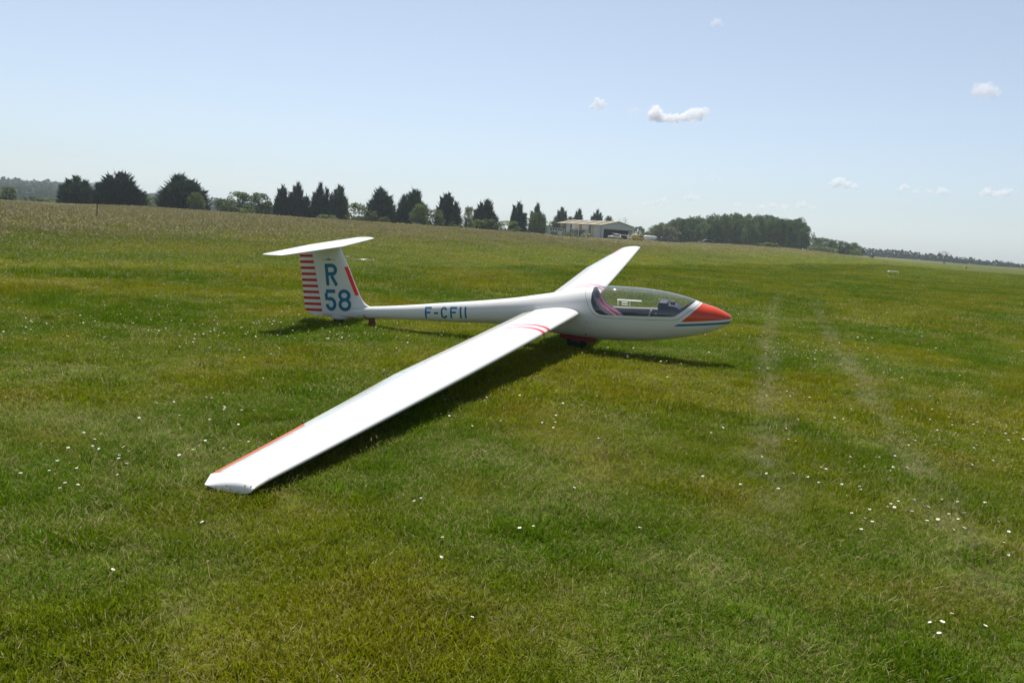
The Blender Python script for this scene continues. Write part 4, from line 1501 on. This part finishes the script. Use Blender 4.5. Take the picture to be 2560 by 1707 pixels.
def car(e, paint, kind='suv'):
    if kind == 'suv':
        L, hw = 4.4, 0.9
        body = [(-2.2, 0.35), (2.15, 0.35), (2.2, 0.62), (2.1, 0.86), (1.15, 0.98), (-2.12, 1.0), (-2.22, 0.7)]
        cab = [(1.0, 0.99), (0.35, 1.50), (-0.2, 1.58), (-1.75, 1.55), (-2.08, 1.01)]
        glass = [(0.80, 1.04), (0.32, 1.44), (-1.65, 1.47), (-1.92, 1.05)]
    else:  # pickup
        L, hw = 4.8, 0.9
        body = [(-2.4, 0.45), (2.35, 0.40), (2.4, 0.7), (2.3, 0.98), (1.2, 1.05), (-2.4, 1.05)]
        cab = [(1.1, 1.05), (0.55, 1.62), (-0.65, 1.65), (-0.8, 1.06)]
        glass = [(0.92, 1.1), (0.52, 1.55), (-0.55, 1.57), (-0.62, 1.11)]
    o = MB().prism_y(body, -hw, hw).build('body', paint, e); bevel(o, 0.07)
    o = MB().prism_y(cab, -hw * 0.86, hw * 0.86).build('cabin', paint, e); bevel(o, 0.08)
    for s in (-1, 1):
        MB().prism_y(glass, s * hw * 0.862, s * (hw * 0.862 + 0.012)).build('side_window', M_CARGLASS, e)
    x1, z1 = cab[0]; x2, z2 = cab[1]
    nx, nz = (z1 - z2), (x2 - x1) * -1
    ln = math.hypot(nx, nz); nx, nz = -nx / ln * -0.014, abs(nz / ln) * 0.014
    ws = MB()
    pa = (x1 - 0.06 + abs(nx) + 0.012, z1 + 0.05); pb = (x2 + 0.06 + abs(nx) + 0.012, z2 - 0.05)
    ws.add([(pa[0], -hw * .78, pa[1]), (pa[0], hw * .78, pa[1]), (pb[0], hw * .72, pb[1]), (pb[0], -hw * .72, pb[1])], [(0, 1, 2, 3)])
    ws.build('windscreen', M_CARGLASS, e)
    for s in (-1, 1):
        MB().box((2.16 if kind == 'suv' else 2.34, s * 0.68 - 0.16, 0.66), (2.24 if kind == 'suv' else 2.42, s * 0.68 + 0.16, 0.80)).build('headlight', M_SILL, e)
        MB().box((-2.27 if kind == 'suv' else -2.43, s * 0.74 - 0.08, 0.70), (-2.2 if kind == 'suv' else -2.39, s * 0.74 + 0.08, 0.95)).build('tail_light', M_DOOR, e)
    wheels(e, (-1.35, 1.4), hw)
    if kind == 'pickup':
        MB().box((-2.3, -0.8, 1.052), (-0.9, 0.8, 1.14)).build('bed_cover', M_SEAM, e)


M_CARDK = plain('dark_blue_car_paint', (0.035, 0.045, 0.06), 0.3, coat=0.6)
M_CARSV = plain('silver_car_paint', (0.42, 0.44, 0.46), 0.3, metal=0.3, coat=0.5)
M_CARWH = plain('white_car_paint', (0.75, 0.75, 0.74), 0.35, coat=0.4)
M_YEL = plain('yellow_paint', (0.60, 0.40, 0.03), 0.5)
M_CREAM = plain('cream_trailer_skin', (0.70, 0.69, 0.65), 0.4, coat=0.2)

VE = place('parked_car', 'dark blue estate car parked alone in front of the wood', 'car', 1763, 612, 262, 190)
car(VE, M_CARDK, 'suv')
VE = place('pickup_truck', 'dark pickup truck parked right of the white trailer', 'pickup', 1658, 606, 262, 12)
car(VE, M_CARDK, 'pickup')
VE = place('parked_car', 'white car parked left of the small glider before the hangar', 'car', 1536, 599, 272, 170)
car(VE, M_CARWH, 'suv')
# yellow van
VE = place('yellow_van', 'yellow van parked between the small glider and the white trailer', 'van', 1594, 603, 252, 8)
o = MB().prism_y([(-1.95, 0.35), (2.0, 0.35), (2.05, 0.9), (1.75, 1.05), (1.2, 1.62), (-1.7, 1.72), (-1.95, 1.5)], -0.85, 0.85).build('body', M_YEL, VE); bevel(o, 0.09)
for s in (-1, 1):
    MB().prism_y([(1.55, 1.05), (1.12, 1.52), (0.35, 1.55), (0.35, 1.05)], s * 0.852, s * 0.866).build('side_window', M_CARGLASS, VE)
MB().add([(1.79, -0.7, 1.08), (1.79, 0.7, 1.08), (1.28, 0.65, 1.58), (1.28, -0.65, 1.58)], [(0, 1, 2, 3)]).build('windscreen', M_CARGLASS, VE)
wheels(VE, (-1.2, 1.25), 0.85)
# long white glider trailer
VE = place('glider_trailer', 'white round-topped glider trailer parked right of the yellow van', 'trailer', 1625, 603, 266, 6)
rings = []
for x, w, h in ((-2.15, 0.75, 1.0), (-2.05, 0.86, 1.22), (-1.6, 0.9, 1.32), (1.4, 0.88, 1.24), (1.95, 0.78, 1.05), (2.15, 0.6, 0.8)):
    rings.append([(x, w * math.copysign(abs(math.cos(a)) ** 0.4, math.cos(a)), 0.45 + h * 0.95 * max(0.0, math.sin(a)) ** 0.45) for a in [2 * math.pi * k / 24 for k in range(24)]])
sections_mesh('body', rings, M_CREAM, VE)
MB().box((-2.0, -0.7, 0.30), (1.9, 0.7, 0.42)).build('chassis', M_SEAM, VE)
MB().tube([(1.9, 0, 0.38), (3.1, 0, 0.42)], 0.05, 8).build('drawbar', M_METAL, VE)
MB().box((-1.4, -0.3, 1.58), (-0.9, 0.3, 1.74)).build('roof_hatch', M_CREAM, VE)
wheels(VE, (-0.1,), 0.85, 0.28)

# the second glider: same type, seen from ahead in front of the hangar
def copy_tree(o, parent=None):
    c = o.copy(); COL.objects.link(c); c.parent = parent
    for ch in o.children:
        if ch in DECO or ch.name.startswith(('probe', 'hinge_tape', 'fin_emblem')): continue
        copy_tree(ch, c)
    return c


g2 = copy_tree(GLIDER)
p = px_at(1583, 604, 258)
g2.location = (p[0], p[1], float(terrain(p[0], p[1])) + 0.3)
g2.rotation_euler = (-PHI * 1.15, 0, math.atan2(VRIGHT[1], VRIGHT[0]) - math.pi / 2 + math.radians(24))
g2['label'] = 'small far white glider parked in front of the hangar with one wing raised'
for ch in g2.children_recursive:
    if 'label' in ch: del ch['label']

# ---- small things in the field
p = px_at(242, 551, 60.0)
zb = float(terrain(p[0], p[1]))
MBp = MB().tube([(0, 0, -0.1), (0.02, 0.0, 0.7), (0.085, 0.0, 1.9)], [0.035, 0.032, 0.028], 8)
MBp.tube([(0.0848, 0, 1.88), (0.086, 0, 1.93)], [0.034, 0.03], 8)
tag(MBp.build('field_post', plain('weathered_post', (0.05, 0.045, 0.04), 0.9), None, loc=(p[0], p[1], zb), rot=(0, 0, math.atan2(VRIGHT[1], VRIGHT[0]) - 0.45)),
    'thin dark leaning post standing in the tall meadow on the left', 'post')


def ground_hit(x, y):
    v = px_dir(x, y); t = 5.0
    for _ in range(60):
        P = CAM + v * t
        t += (P[2] - float(terrain(P[0], P[1]))) / max(0.004, -v[2]) * 0.5
        t = min(max(t, 1), 700)
    return CAM + v * t


def marker(name, label, x, y, L, W, H, mat):
    P = ground_hit(x, y)
    m = MB()
    m.prism_y([(-L / 2, 0.0), (L / 2, 0.0), (L / 2 - 0.08, H), (-L / 2 + 0.08, H)], -W / 2, W / 2)
    o = m.build(name, mat, None, loc=(P[0], P[1], P[2] + 0.02), rot=(0, 0, math.atan2(VRIGHT[1], VRIGHT[0])))
    bevel(o, 0.02)
    tag(o, label, 'marker')


marker('runway_marker', 'low white marker lying at the edge of the mown strip', 2233, 682, 1.15, 0.5, 0.16, M_CARWH)
marker('runway_marker', 'small yellow marker far off at the edge of the mown strip', 2414, 671, 0.8, 0.5, 0.5, M_YEL)

# ================================================================== grass, as instanced tufts
def tuft(name, r, n, rad, len0, len1, w, lean0, lean1, dry, mat, heads=0.0, seg=2, broad=0.0):
    """one tuft of blades; heads = share of blades ending in a seed head"""
    vs = []; fs = []; dr = []
    for i in range(n):
        a = r.uniform(0, 2 * math.pi); q = rad * math.sqrt(r.uniform())
        b = np.array([q * math.cos(a), q * math.sin(a), -0.004])
        L = r.uniform(len0, len1); th = r.uniform(lean0, lean1); d = r.uniform(0, 2 * math.pi)
        is_dry = r.uniform() < dry
        if is_dry: th = min(1.35, th + 0.35)
        out = np.array([math.cos(d), math.sin(d), 0.0]); side = np.array([-math.sin(d), math.cos(d), 0.0])
        tw = r.uniform(-0.9, 0.9); side = side * math.cos(tw) + out * math.sin(tw)
        ww = w * r.uniform(0.7, 1.3) * (2.2 if r.uniform() < broad else 1)
        k = len(vs)
        p = b; ang = th * 0.45
        pts = [p]
        for s in range(seg):
            p = p + (L / seg) * (out * math.sin(ang) + np.array([0, 0, math.cos(ang)]))
            ang = min(1.55, ang + th * (0.9 / seg))
            pts.append(p)
        v0 = 1.0 if is_dry else 0.0
        for s in range(seg):
            wd = ww * (1 - 0.35 * s / seg)
            vs += [pts[s] - side * wd / 2, pts[s] + side * wd / 2]
        vs.append(pts[-1])
        for s in range(seg - 1):
            fs.append((k + 2 * s, k + 2 * s + 1, k + 2 * s + 3, k + 2 * s + 2)); dr.append(v0)
        e = k + 2 * (seg - 1)
        fs.append((e, e + 1, k + 2 * seg)); dr.append(v0)
        if heads and r.uniform() < heads:
            k = len(vs); hl = L * r.uniform(0.16, 0.30); hw = ww * r.uniform(1.3, 2.4)
            up = (pts[-1] - pts[-2]) / np.linalg.norm(pts[-1] - pts[-2])
            c0 = pts[-1] - up * hl * 0.3
            s2 = np.cross(side, up)
            for sd in (side, s2):
                k = len(vs)
                vs += [c0, c0 + up * hl * 0.4 + sd * hw, c0 + up * hl, c0 + up * hl * 0.4 - sd * hw]
                fs.append((k, k + 1, k + 2, k + 3)); dr.append(1.0)
    me = bpy.data.meshes.new(name)
    me.from_pydata([tuple(v) for v in vs], [], fs)
    me.materials.append(mat)
    at = me.attributes.new('dry', 'FLOAT', 'FACE'); at.data.foreach_set('value', np.array(dr, np.float32))
    return me


def gn_scatter(name, label, cat, variants, P, rotz, scl, idx, tilt=None):
    """one stuff object: points carrying instances of the variant meshes"""
    pcol = bpy.data.collections.new(name + '_kinds')
    for i, me in enumerate(variants):
        pcol.objects.link(bpy.data.objects.new('%s_kind_%02d' % (name, i), me))
    me = bpy.data.meshes.new(name)
    me.vertices.add(len(P)); me.vertices.foreach_set('co', np.asarray(P, np.float32).ravel())
    rot = np.zeros((len(P), 3), np.float32); rot[:, 2] = rotz
    if tilt is not None: rot[:, 0] = tilt[0]; rot[:, 1] = tilt[1]
    me.attributes.new('rot', 'FLOAT_VECTOR', 'POINT').data.foreach_set('vector', rot.ravel())
    me.attributes.new('scl', 'FLOAT_VECTOR', 'POINT').data.foreach_set('vector', np.asarray(scl, np.float32).ravel())
    me.attributes.new('idx', 'INT', 'POINT').data.foreach_set('value', np.asarray(idx, np.int32))
    o = obj(name, me)
    ng = bpy.data.node_groups.new(name + '_nodes', 'GeometryNodeTree')
    ng.interface.new_socket('Geometry', in_out='INPUT', socket_type='NodeSocketGeometry')
    ng.interface.new_socket('Geometry', in_out='OUTPUT', socket_type='NodeSocketGeometry')
    N = ng.nodes; L = ng.links
    gi = N.new('NodeGroupInput'); go = N.new('NodeGroupOutput')
    ip = N.new('GeometryNodeInstanceOnPoints'); ci = N.new('GeometryNodeCollectionInfo')
    ci.inputs[0].default_value = pcol; ci.inputs[1].default_value = True; ci.inputs[2].default_value = True

    def na(n, t):
        x = N.new('GeometryNodeInputNamedAttribute'); x.data_type = t; x.inputs[0].default_value = n; return x.outputs[0]
    L.new(gi.outputs[0], ip.inputs['Points']); L.new(ci.outputs[0], ip.inputs['Instance'])
    ip.inputs['Pick Instance'].default_value = True
    L.new(na('idx', 'INT'), ip.inputs['Instance Index'])
    L.new(na('rot', 'FLOAT_VECTOR'), ip.inputs['Rotation'])
    L.new(na('scl', 'FLOAT_VECTOR'), ip.inputs['Scale'])
    L.new(ip.outputs[0], go.inputs[0])
    o.modifiers.new('scatter', 'NODES').node_group = ng
    tag(o, label, cat, kind='stuff')
    return o


AZ0, AZ1 = math.radians(69), math.radians(147)


def ring_points(r0, r1, dens, az0=AZ0, az1=AZ1):
    area = 0.5 * (az1 - az0) * (r1 * r1 - r0 * r0)
    n = int(area * dens)
    r = np.sqrt(RNG.uniform(r0 * r0, r1 * r1, n)); a = RNG.uniform(az0, az1, n)
    return CAM[0] + r * np.cos(a), CAM[1] + r * np.sin(a), r


_gx, _gy = np.mgrid[0:64, 0:64]
_tab = RNG.uniform(0, 1, (64, 64))


def vnoise(x, y, s):
    """tileable value noise"""
    x = np.asarray(x) / s; y = np.asarray(y) / s
    i = np.floor(x).astype(int); j = np.floor(y).astype(int); fx = x - i; fy = y - j
    fx = fx * fx * (3 - 2 * fx); fy = fy * fy * (3 - 2 * fy)
    g = lambda a, b: _tab[a % 64, b % 64]
    return (g(i, j) * (1 - fx) + g(i + 1, j) * fx) * (1 - fy) + (g(i, j + 1) * (1 - fx) + g(i + 1, j + 1) * fx) * fy


def clear_of_wheels(x, y):
    return ~((np.abs(x + 0.01) < 0.13) & (np.abs(y) < 0.07))


r_ = np.random.default_rng(5)
NEAR = [tuft('mown_tuft', r_, 46, 0.13, 0.022, 0.062, 0.0036, 0.35, 1.5, 0.11, M_BLADE, seg=2) for _ in range(5)]
NEAR += [tuft('lush_tuft', r_, 40, 0.10, 0.035, 0.080, 0.0045, 0.2, 1.2, 0.04, M_BLADE, seg=3) for _ in range(3)]
NEAR += [tuft('straw_tuft', r_, 22, 0.16, 0.05, 0.13, 0.0026, 0.9, 1.45, 0.85, M_BLADE, seg=2) for _ in range(2)]


NEAR += [tuft('coarse_tuft', r_, 18, 0.05, 0.06, 0.125, 0.0062, 0.2, 1.1, 0.05, M_BLADE, seg=3),
         tuft('stalk_tuft', r_, 5, 0.05, 0.11, 0.20, 0.0022, 0.05, 0.45, 0.5, M_BLADE, heads=0.9, seg=2)]


def mown_layer(name, label, r0, r1, dens, wscale, hscale, variants, coarse=0.0):
    x, y, r = ring_points(r0, r1, dens)
    u = edge_u(x, y)
    keep = (u < 9) & clear_of_wheels(x, y)
    lush = vnoise(x, y, 0.30) * 0.55 + vnoise(x + 31, y, 0.95) * 0.45
    dryn = vnoise(x + 77, y + 13, 0.8) * 0.6 + vnoise(x, y + 50, 2.3) * 0.4
    # sparse worn patches
    keep &= ~((dryn > 0.72) & (RNG.uniform(size=len(x)) < 0.45))
    x, y, r, lush, dryn, u = [a[keep] for a in (x, y, r, lush, dryn, u)]
    n = len(x)
    q = RNG.uniform(size=n)
    idx = RNG.integers(0, 5, n)
    idx = np.where((q < 0.85 * sstep(0.50, 0.68, lush)), 5 + RNG.integers(0, 3, n), idx)
    idx = np.where((q > 0.96 - 0.22 * sstep(0.55, 0.8, dryn)), 8 + RNG.integers(0, 2, n), idx)
    idx = np.where((q > 0.50) & (q < 0.5 + coarse * (0.4 + lush)), 10 + RNG.integers(0, 2, n), idx)
    h = (0.62 + 0.70 * lush) * RNG.uniform(0.8, 1.2, n) * hscale * (1 + 0.9 * sstep(-3, 8, u))
    s = RNG.uniform(0.85, 1.2, n) * wscale
    P = np.column_stack([x, y, terrain(x, y)])
    return gn_scatter(name, label, 'grass', variants, P, RNG.uniform(0, 6.28, n), np.column_stack([s, s, h]), idx,
                      (RNG.normal(0, 0.08, n), RNG.normal(0, 0.08, n)))


mown_layer('mown_grass', 'short mown grass close to the camera', 2.2, 7.5, 330, 1.0, 0.85, NEAR, 0.010)
MID = [tuft('mid_tuft', r_, 60, 0.22, 0.03, 0.075, 0.0062, 0.25, 1.3, 0.10, M_BLADE, seg=2) for _ in range(5)]
MID += [tuft('mid_lush', r_, 50, 0.18, 0.05, 0.11, 0.007, 0.15, 1.0, 0.04, M_BLADE, seg=2) for _ in range(3)]
MID += [tuft('mid_straw', r_, 30, 0.26, 0.05, 0.13, 0.0045, 0.9, 1.4, 0.85, M_BLADE, seg=2) for _ in range(2)]
mown_layer('mown_turf', 'short mown grass around the glider', 7.5, 20, 110, 1.0, 0.66, MID)
FAR = [tuft('far_tuft', r_, 70, 0.45, 0.04, 0.09, 0.013, 0.25, 1.2, 0.12, M_BLADE, seg=1) for _ in range(5)]
FAR += [tuft('far_lush', r_, 60, 0.4, 0.06, 0.12, 0.014, 0.2, 1.0, 0.05, M_BLADE, seg=1) for _ in range(3)]
FAR += [tuft('far_straw', r_, 40, 0.5, 0.06, 0.12, 0.010, 0.8, 1.3, 0.8, M_BLADE, seg=1) for _ in range(2)]
mown_layer('mown_strip', 'mown grass strip stretching to the right', 20, 70, 14, 1.1, 0.8, FAR)
mown_layer('distant_strip', 'far end of the mown strip', 70, 170, 2.2, 2.2, 1.2, FAR)

# uncut meadow: grass rising with distance from the mown edge, brown seed heads further in
MEA = [tuft('meadow_low', r_, 60, 0.40, 0.5, 1.0, 0.020, 0.1, 0.9, 0.06, M_MEADOW, heads=0.03, seg=2) for _ in range(3)]
MEA += [tuft('meadow_mid', r_, 55, 0.45, 0.5, 1.0, 0.018, 0.05, 0.7, 0.10, M_MEADOW, heads=0.25, seg=2) for _ in range(3)]
MEA += [tuft('meadow_seed', r_, 55, 0.5, 0.55, 1.0, 0.014, 0.03, 0.5, 0.15, M_MEADOW, heads=0.7, seg=2) for _ in range(4)]


def meadow_layer(name, label, r0, r1, dens, wscale):
    x, y, r = ring_points(r0, r1, dens)
    wob = (vnoise(x, y, 3.0) - 0.5) * 5
    u = edge_u(x, y) + wob
    az_ = np.degrees(np.arctan2(y - CAM[1], x - CAM[0]))
    k = (u > -1.5) & (RNG.uniform(size=len(x)) > sstep(150, 195, r) * sstep(87, 96, az_) * (1 - sstep(104, 110, az_)))      # the apron side of the field is kept short
    x, y, r, u = x[k], y[k], r[k], u[k]
    n = len(x)
    big = vnoise(x + 9, y + 4, 6.0)
    h = np.interp(u, [-2, 3, 8, 16, 28, 45], [0.05, 0.09, 0.14, 0.24, 0.42, 0.58]) * (0.78 + 0.45 * big) * RNG.uniform(0.8, 1.2, n)
    q = RNG.uniform(size=n)
    pm = sstep(18, 55, u + 14 * (big - 0.5)); ps = sstep(28, 90, u + 24 * (big - 0.5))
    idx = np.where(q < ps * 0.45, 6 + RNG.integers(0, 4, n), np.where(q < ps * 0.45 + (1 - ps * 0.45) * pm, 3 + RNG.integers(0, 3, n), RNG.integers(0, 3, n)))
    s = RNG.uniform(0.8, 1.25, n) * wscale * np.interp(u, [-2, 10, 40], [0.6, 0.9, 1.1])
    P = np.column_stack([x, y, terrain(x, y) - 0.01])
    return gn_scatter(name, label, 'grass', MEA, P, RNG.uniform(0, 6.28, n), np.column_stack([s, s, h]), idx, (RNG.normal(0, 0.06, n), RNG.normal(0, 0.06, n)))


meadow_layer('meadow_grass', 'uncut grass beyond the mown edge', 11, 45, 16, 0.55)
meadow_layer('seeding_meadow', 'tall brown seeding meadow grass', 45, 110, 4.2, 1.0)
meadow_layer('distant_meadow', 'distant tall meadow grass up to the trees', 110, 260, 0.8, 2.4)

# ================================================================== daisies
M_PETAL = plain('daisy_petals', (0.62, 0.62, 0.60), 0.7, scale=60)
M_DISC = plain('daisy_disc', (0.62, 0.42, 0.02), 0.7, scale=60)
M_STEM = plain('daisy_stem', (0.06, 0.11, 0.02), 0.7, scale=60)


def daisy_mesh(k):
    r = np.random.default_rng(900 + k)
    mb = MB()
    H = 0.055
    cup = (0.15, -0.05, 0.5)[k % 3]
    n = 14
    for i in range(n):
        a = 2 * math.pi * i / n; w = 0.0024
        o = Vector((math.cos(a), math.sin(a), 0)); s = Vector((-math.sin(a), math.cos(a), 0)); up = Vector((0, 0, 1))
        R0, R1 = 0.003, 0.0135 * r.uniform(0.9, 1.1)
        b = up * H
        mb.add([b + o * R0 - s * w * 0.6, b + o * R0 + s * w * 0.6, b + o * R1 * 0.8 + s * w + up * R1 * cup * 0.7, b + o * R1 + up * R1 * cup, b + o * R1 * 0.8 - s * w + up * R1 * cup * 0.7],
               [(0, 1, 2, 3, 4)], 0)
    pts = [(0.0045 * math.cos(2 * math.pi * i / 8), 0.0045 * math.sin(2 * math.pi * i / 8), H + 0.001) for i in range(8)]
    mb.add(pts + [(0, 0, H + 0.0035)], [(i, (i + 1) % 8, 8) for i in range(8)], 1)
    mb.tube([(0, 0, -0.005), (0.003, 0.002, H * 0.5), (0, 0, H)], [0.0011, 0.001, 0.0009], 4, 2, cap=False)
    return mesh_data('daisy', mb.v, mb.f, [M_PETAL, M_DISC, M_STEM], False, mb.m)


DA = [daisy_mesh(k) for k in range(3)]


def daisy_field():
    """positions: clusters thick in the worn tracks, on the left and right, thin in the middle"""
    X = []; Y = []
    def blob(cx, cy, sx, sy, n):
        X.append(RNG.normal(cx, sx, n)); Y.append(RNG.normal(cy, sy, n))
    # general sprinkle with patchiness
    x, y, r = ring_points(3.2, 34, 2.6)
    d = vnoise(x + 5, y + 3, 1.6) * 0.55 + vnoise(x, y + 90, 4.5) * 0.45
    k = RNG.uniform(size=len(x)) < (0.09 + 1.0 * sstep(0.48, 0.76, d))
    X.append(x[k]); Y.append(y[k])
    # picked-out drifts seen in the photograph
    for px, py, sx, sy, n in ((2150, 1250, 0.35, 0.25, 16), (2330, 1300, 0.3, 0.3, 16), (2480, 1330, 0.25, 0.4, 10), (2420, 1060, 0.5, 0.5, 26), (2500, 1100, 0.4, 0.4, 18),
                              (2330, 1140, 0.5, 0.4, 14), (2340, 1570, 0.09, 0.07, 5), (2050, 1150, 0.5, 0.5, 12), (1960, 880, 0.5, 0.9, 40), (2080, 900, 0.5, 1.0, 55), (2010, 1000, 0.5, 0.7, 22),
                              (2180, 840, 1.0, 1.2, 36), (2350, 850, 1.0, 1.2, 40), (1480, 885, 0.6, 0.25, 34), (1620, 900, 0.8, 0.3, 30), (690, 830, 0.8, 0.7, 70), (900, 820, 0.9, 0.7, 60),
                              (420, 840, 1.2, 0.8, 60), (330, 810, 1.6, 1.0, 60), (120, 830, 1.2, 1.0, 40), (60, 1230, 0.35, 0.3, 12), (120, 1150, 0.4, 0.4, 12), (350, 1120, 0.35, 0.3, 12),
                              (520, 1100, 0.4, 0.4, 12), (600, 1010, 0.4, 0.5, 16), (1700, 820, 1.4, 0.9, 50), (1150, 1010, 0.5, 0.4, 14), (1250, 975, 0.6, 0.4, 16), (2300, 740, 4, 4, 160), (2450, 760, 4, 4, 140), (1950, 780, 2, 2, 60)):
        P = ground_hit(px, py); blob(P[0], P[1], sx, sy, n)
    x = np.concatenate(X); y = np.concatenate(Y)
    k = (edge_u(x, y) < 3.5) & ~((np.abs(x) < 0.2) & (np.abs(y) < 0.15))
    az = np.degrees(np.arctan2(y - CAM[1], x - CAM[0]))
    k &= (az > 70) & (az < 146)
    return x[k], y[k]


dx_, dy_ = daisy_field()
dz_ = terrain(dx_, dy_)
dr_ = np.hypot(dx_ - CAM[0], dy_ - CAM[1])
V_ = np.column_stack([dx_, dy_, dz_ + 0.04]) - CAM
zc_ = V_ @ CF
sx_ = 1280 + FPX * (V_ @ CR) / zc_; sy_ = 853.5 - FPX * (V_ @ CU) / zc_
vis = (sx_ > 2) & (sx_ < 2558) & (sy_ > 0) & (sy_ < 1705)
order = np.argsort(np.where(vis, dr_, 1e9))
single = set(order[:300].tolist())
DG = 'daisies in the mown grass near the camera'
for i in order[:300]:
    s = random.uniform(0.85, 1.25)
    o = obj('daisy', DA[int(RNG.integers(0, 3))], None, (dx_[i], dy_[i], dz_[i] - 0.004), (random.gauss(-0.12, 0.22), random.gauss(0, 0.22), random.uniform(0, 6.28)), (s * 0.74, s * 0.74, random.uniform(0.7, 1.0)))
    tag(o, 'small white daisy in the mown grass near the camera', 'daisy', DG)
rest = np.array([i for i in range(len(dx_)) if i not in single])
n = len(rest)
far = np.interp(dr_[rest], [8, 30], [0.75, 1.05])
gn_scatter('daisies', 'white daisies sprinkled over the mown strip', 'daisies', DA, np.column_stack([dx_[rest], dy_[rest], dz_[rest]]), RNG.uniform(0, 6.28, n),
           np.column_stack([far * RNG.uniform(0.85, 1.25, n)] * 2 + [RNG.uniform(0.9, 1.4, n)]), RNG.integers(0, 3, n), (RNG.normal(-0.1, 0.2, n), RNG.normal(0, 0.2, n)))


# ================================================================== clouds: small fair-weather cumulus, true volumes far off
def mat_cloud(dens):
    t = NT('cloud_vapour')
    v, x, y, z = t.xyz('World')
    t.out  # surface stays empty
    pv = t.node('ShaderNodeVolumePrincipled')
    pv.inputs['Color'].default_value = (0.99, 0.99, 1.0, 1)
    pv.inputs['Density'].default_value = dens
    pv.inputs['Anisotropy'].default_value = 0.0
    t.l.new(pv.outputs[0], t.out.inputs['Volume'])
    return t.mat


def cloud(label, puffs, D, dens):
    """puffs: (photo x, photo y, radius in photo px)"""
    r = np.random.default_rng(int(puffs[0][0]))
    bm = bmesh.new()
    c0 = px_at(*puffs[0][:2], D)
    for (x, y, rp) in puffs:
        p = px_at(x, y, D)
        R0 = rp / FPX * D * 1.12
        for j in range(16):
            d = r.normal(size=3); d /= np.linalg.norm(d)
            if j % 3: d[2] = abs(d[2])
            q = p - c0 + d * R0 * np.array([0.85, 0.85, 0.62]) * (0 if j == 0 else r.uniform(0.6, 1.1))
            rr = R0 * (0.62 if j == 0 else r.uniform(0.14, 0.42))
            bmesh.ops.create_icosphere(bm, subdivisions=2, radius=rr, matrix=Matrix.Translation(Vector(q)))
    me = bpy.data.meshes.new('cloud'); bm.to_mesh(me); bm.free()
    me.materials.append(mat_cloud(dens))
    o = obj('cloud', me, None, tuple(c0))
    rm = o.modifiers.new('merge', 'REMESH'); rm.mode = 'VOXEL'; rm.voxel_size = max(4.0, puffs[0][2] / FPX * D * 0.085)
    tx = bpy.data.textures.new('billow', 'CLOUDS'); tx.noise_scale = puffs[0][2] / FPX * D * 0.33; tx.noise_depth = 5
    dm = o.modifiers.new('billow', 'DISPLACE'); dm.texture = tx; dm.strength = puffs[0][2] / FPX * D * 0.5; dm.mid_level = 0.55
    tag(o, label, 'cloud', 'small white clouds')


K = 5200.0
cloud('largest bright cloud with a rounded left tower and a ragged right one', [(1640, 284, 22), (1634, 292, 17), (1655, 296, 16), (1672, 297, 15), (1692, 298, 16), (1712, 294, 17), (1732, 288, 18), (1750, 284, 18), (1764, 281, 11)], K, 0.026)
cloud('small bright cloud left of the largest one, higher of the two', [(1494, 260, 15), (1480, 268, 9), (1508, 264, 9)], K, 0.025)
cloud('faint little cloud just left of the largest one', [(1586, 278, 10), (1572, 281, 6), (1598, 281, 6)], K, 0.012)
cloud('small cloud high above the largest one', [(1793, 56, 11), (1782, 62, 9), (1802, 66, 7)], K, 0.014)
cloud('bright cloud near the right edge, highest there', [(2460, 224, 20), (2446, 236, 14), (2480, 234, 15)], K, 0.014)
cloud('flat pale cloud low over the wood', [(2096, 457, 14), (2084, 463, 12), (2115, 463, 13), (2135, 469, 10)], 7500, 0.015)
cloud('pale low cloud second from the right edge', [(2262, 470, 11), (2250, 476, 8), (2290, 480, 8), (2320, 481, 9), (2355, 480, 12), (2366, 480, 8)], 7500, 0.013)
cloud('pale low cloud at the right edge above the treeline', [(2470, 480, 12), (2458, 488, 9), (2490, 488, 11), (2515, 482, 13)], 7500, 0.015)
cloud('faint flat cloud between the largest cloud and the hangar', [(1780, 445, 11), (1766, 447, 9), (1798, 448, 9)], 7500, 0.005)
cloud('faint band of cloud low above the hangar', [(1640, 506, 11), (1660, 503, 11), (1610, 511, 9), (1725, 495, 13), (1745, 497, 10), (1580, 516, 9)], 9000, 0.008)
cloud('faint band of cloud low above the wood', [(1930, 516, 13), (1905, 520, 12), (1960, 520, 12), (2005, 512, 14), (1845, 515, 10), (2030, 520, 10)], 9000, 0.008)

# ================================================================== haze
hz = MB().box((-2600, -2600, -3.0), (2600, 2600, 75.0))
t = NT('air_haze')
pv = t.node('ShaderNodeVolumePrincipled')
pv.inputs['Color'].default_value = (0.76, 0.87, 1.0, 1)
pv.inputs['Density'].default_value = 0.00020
pv.inputs['Anisotropy'].default_value = 0.2
t.l.new(pv.outputs[0], t.out.inputs['Volume'])
tag(hz.build('haze', t.mat), 'thin bluish summer haze filling the air over the field', 'haze', kind='stuff')
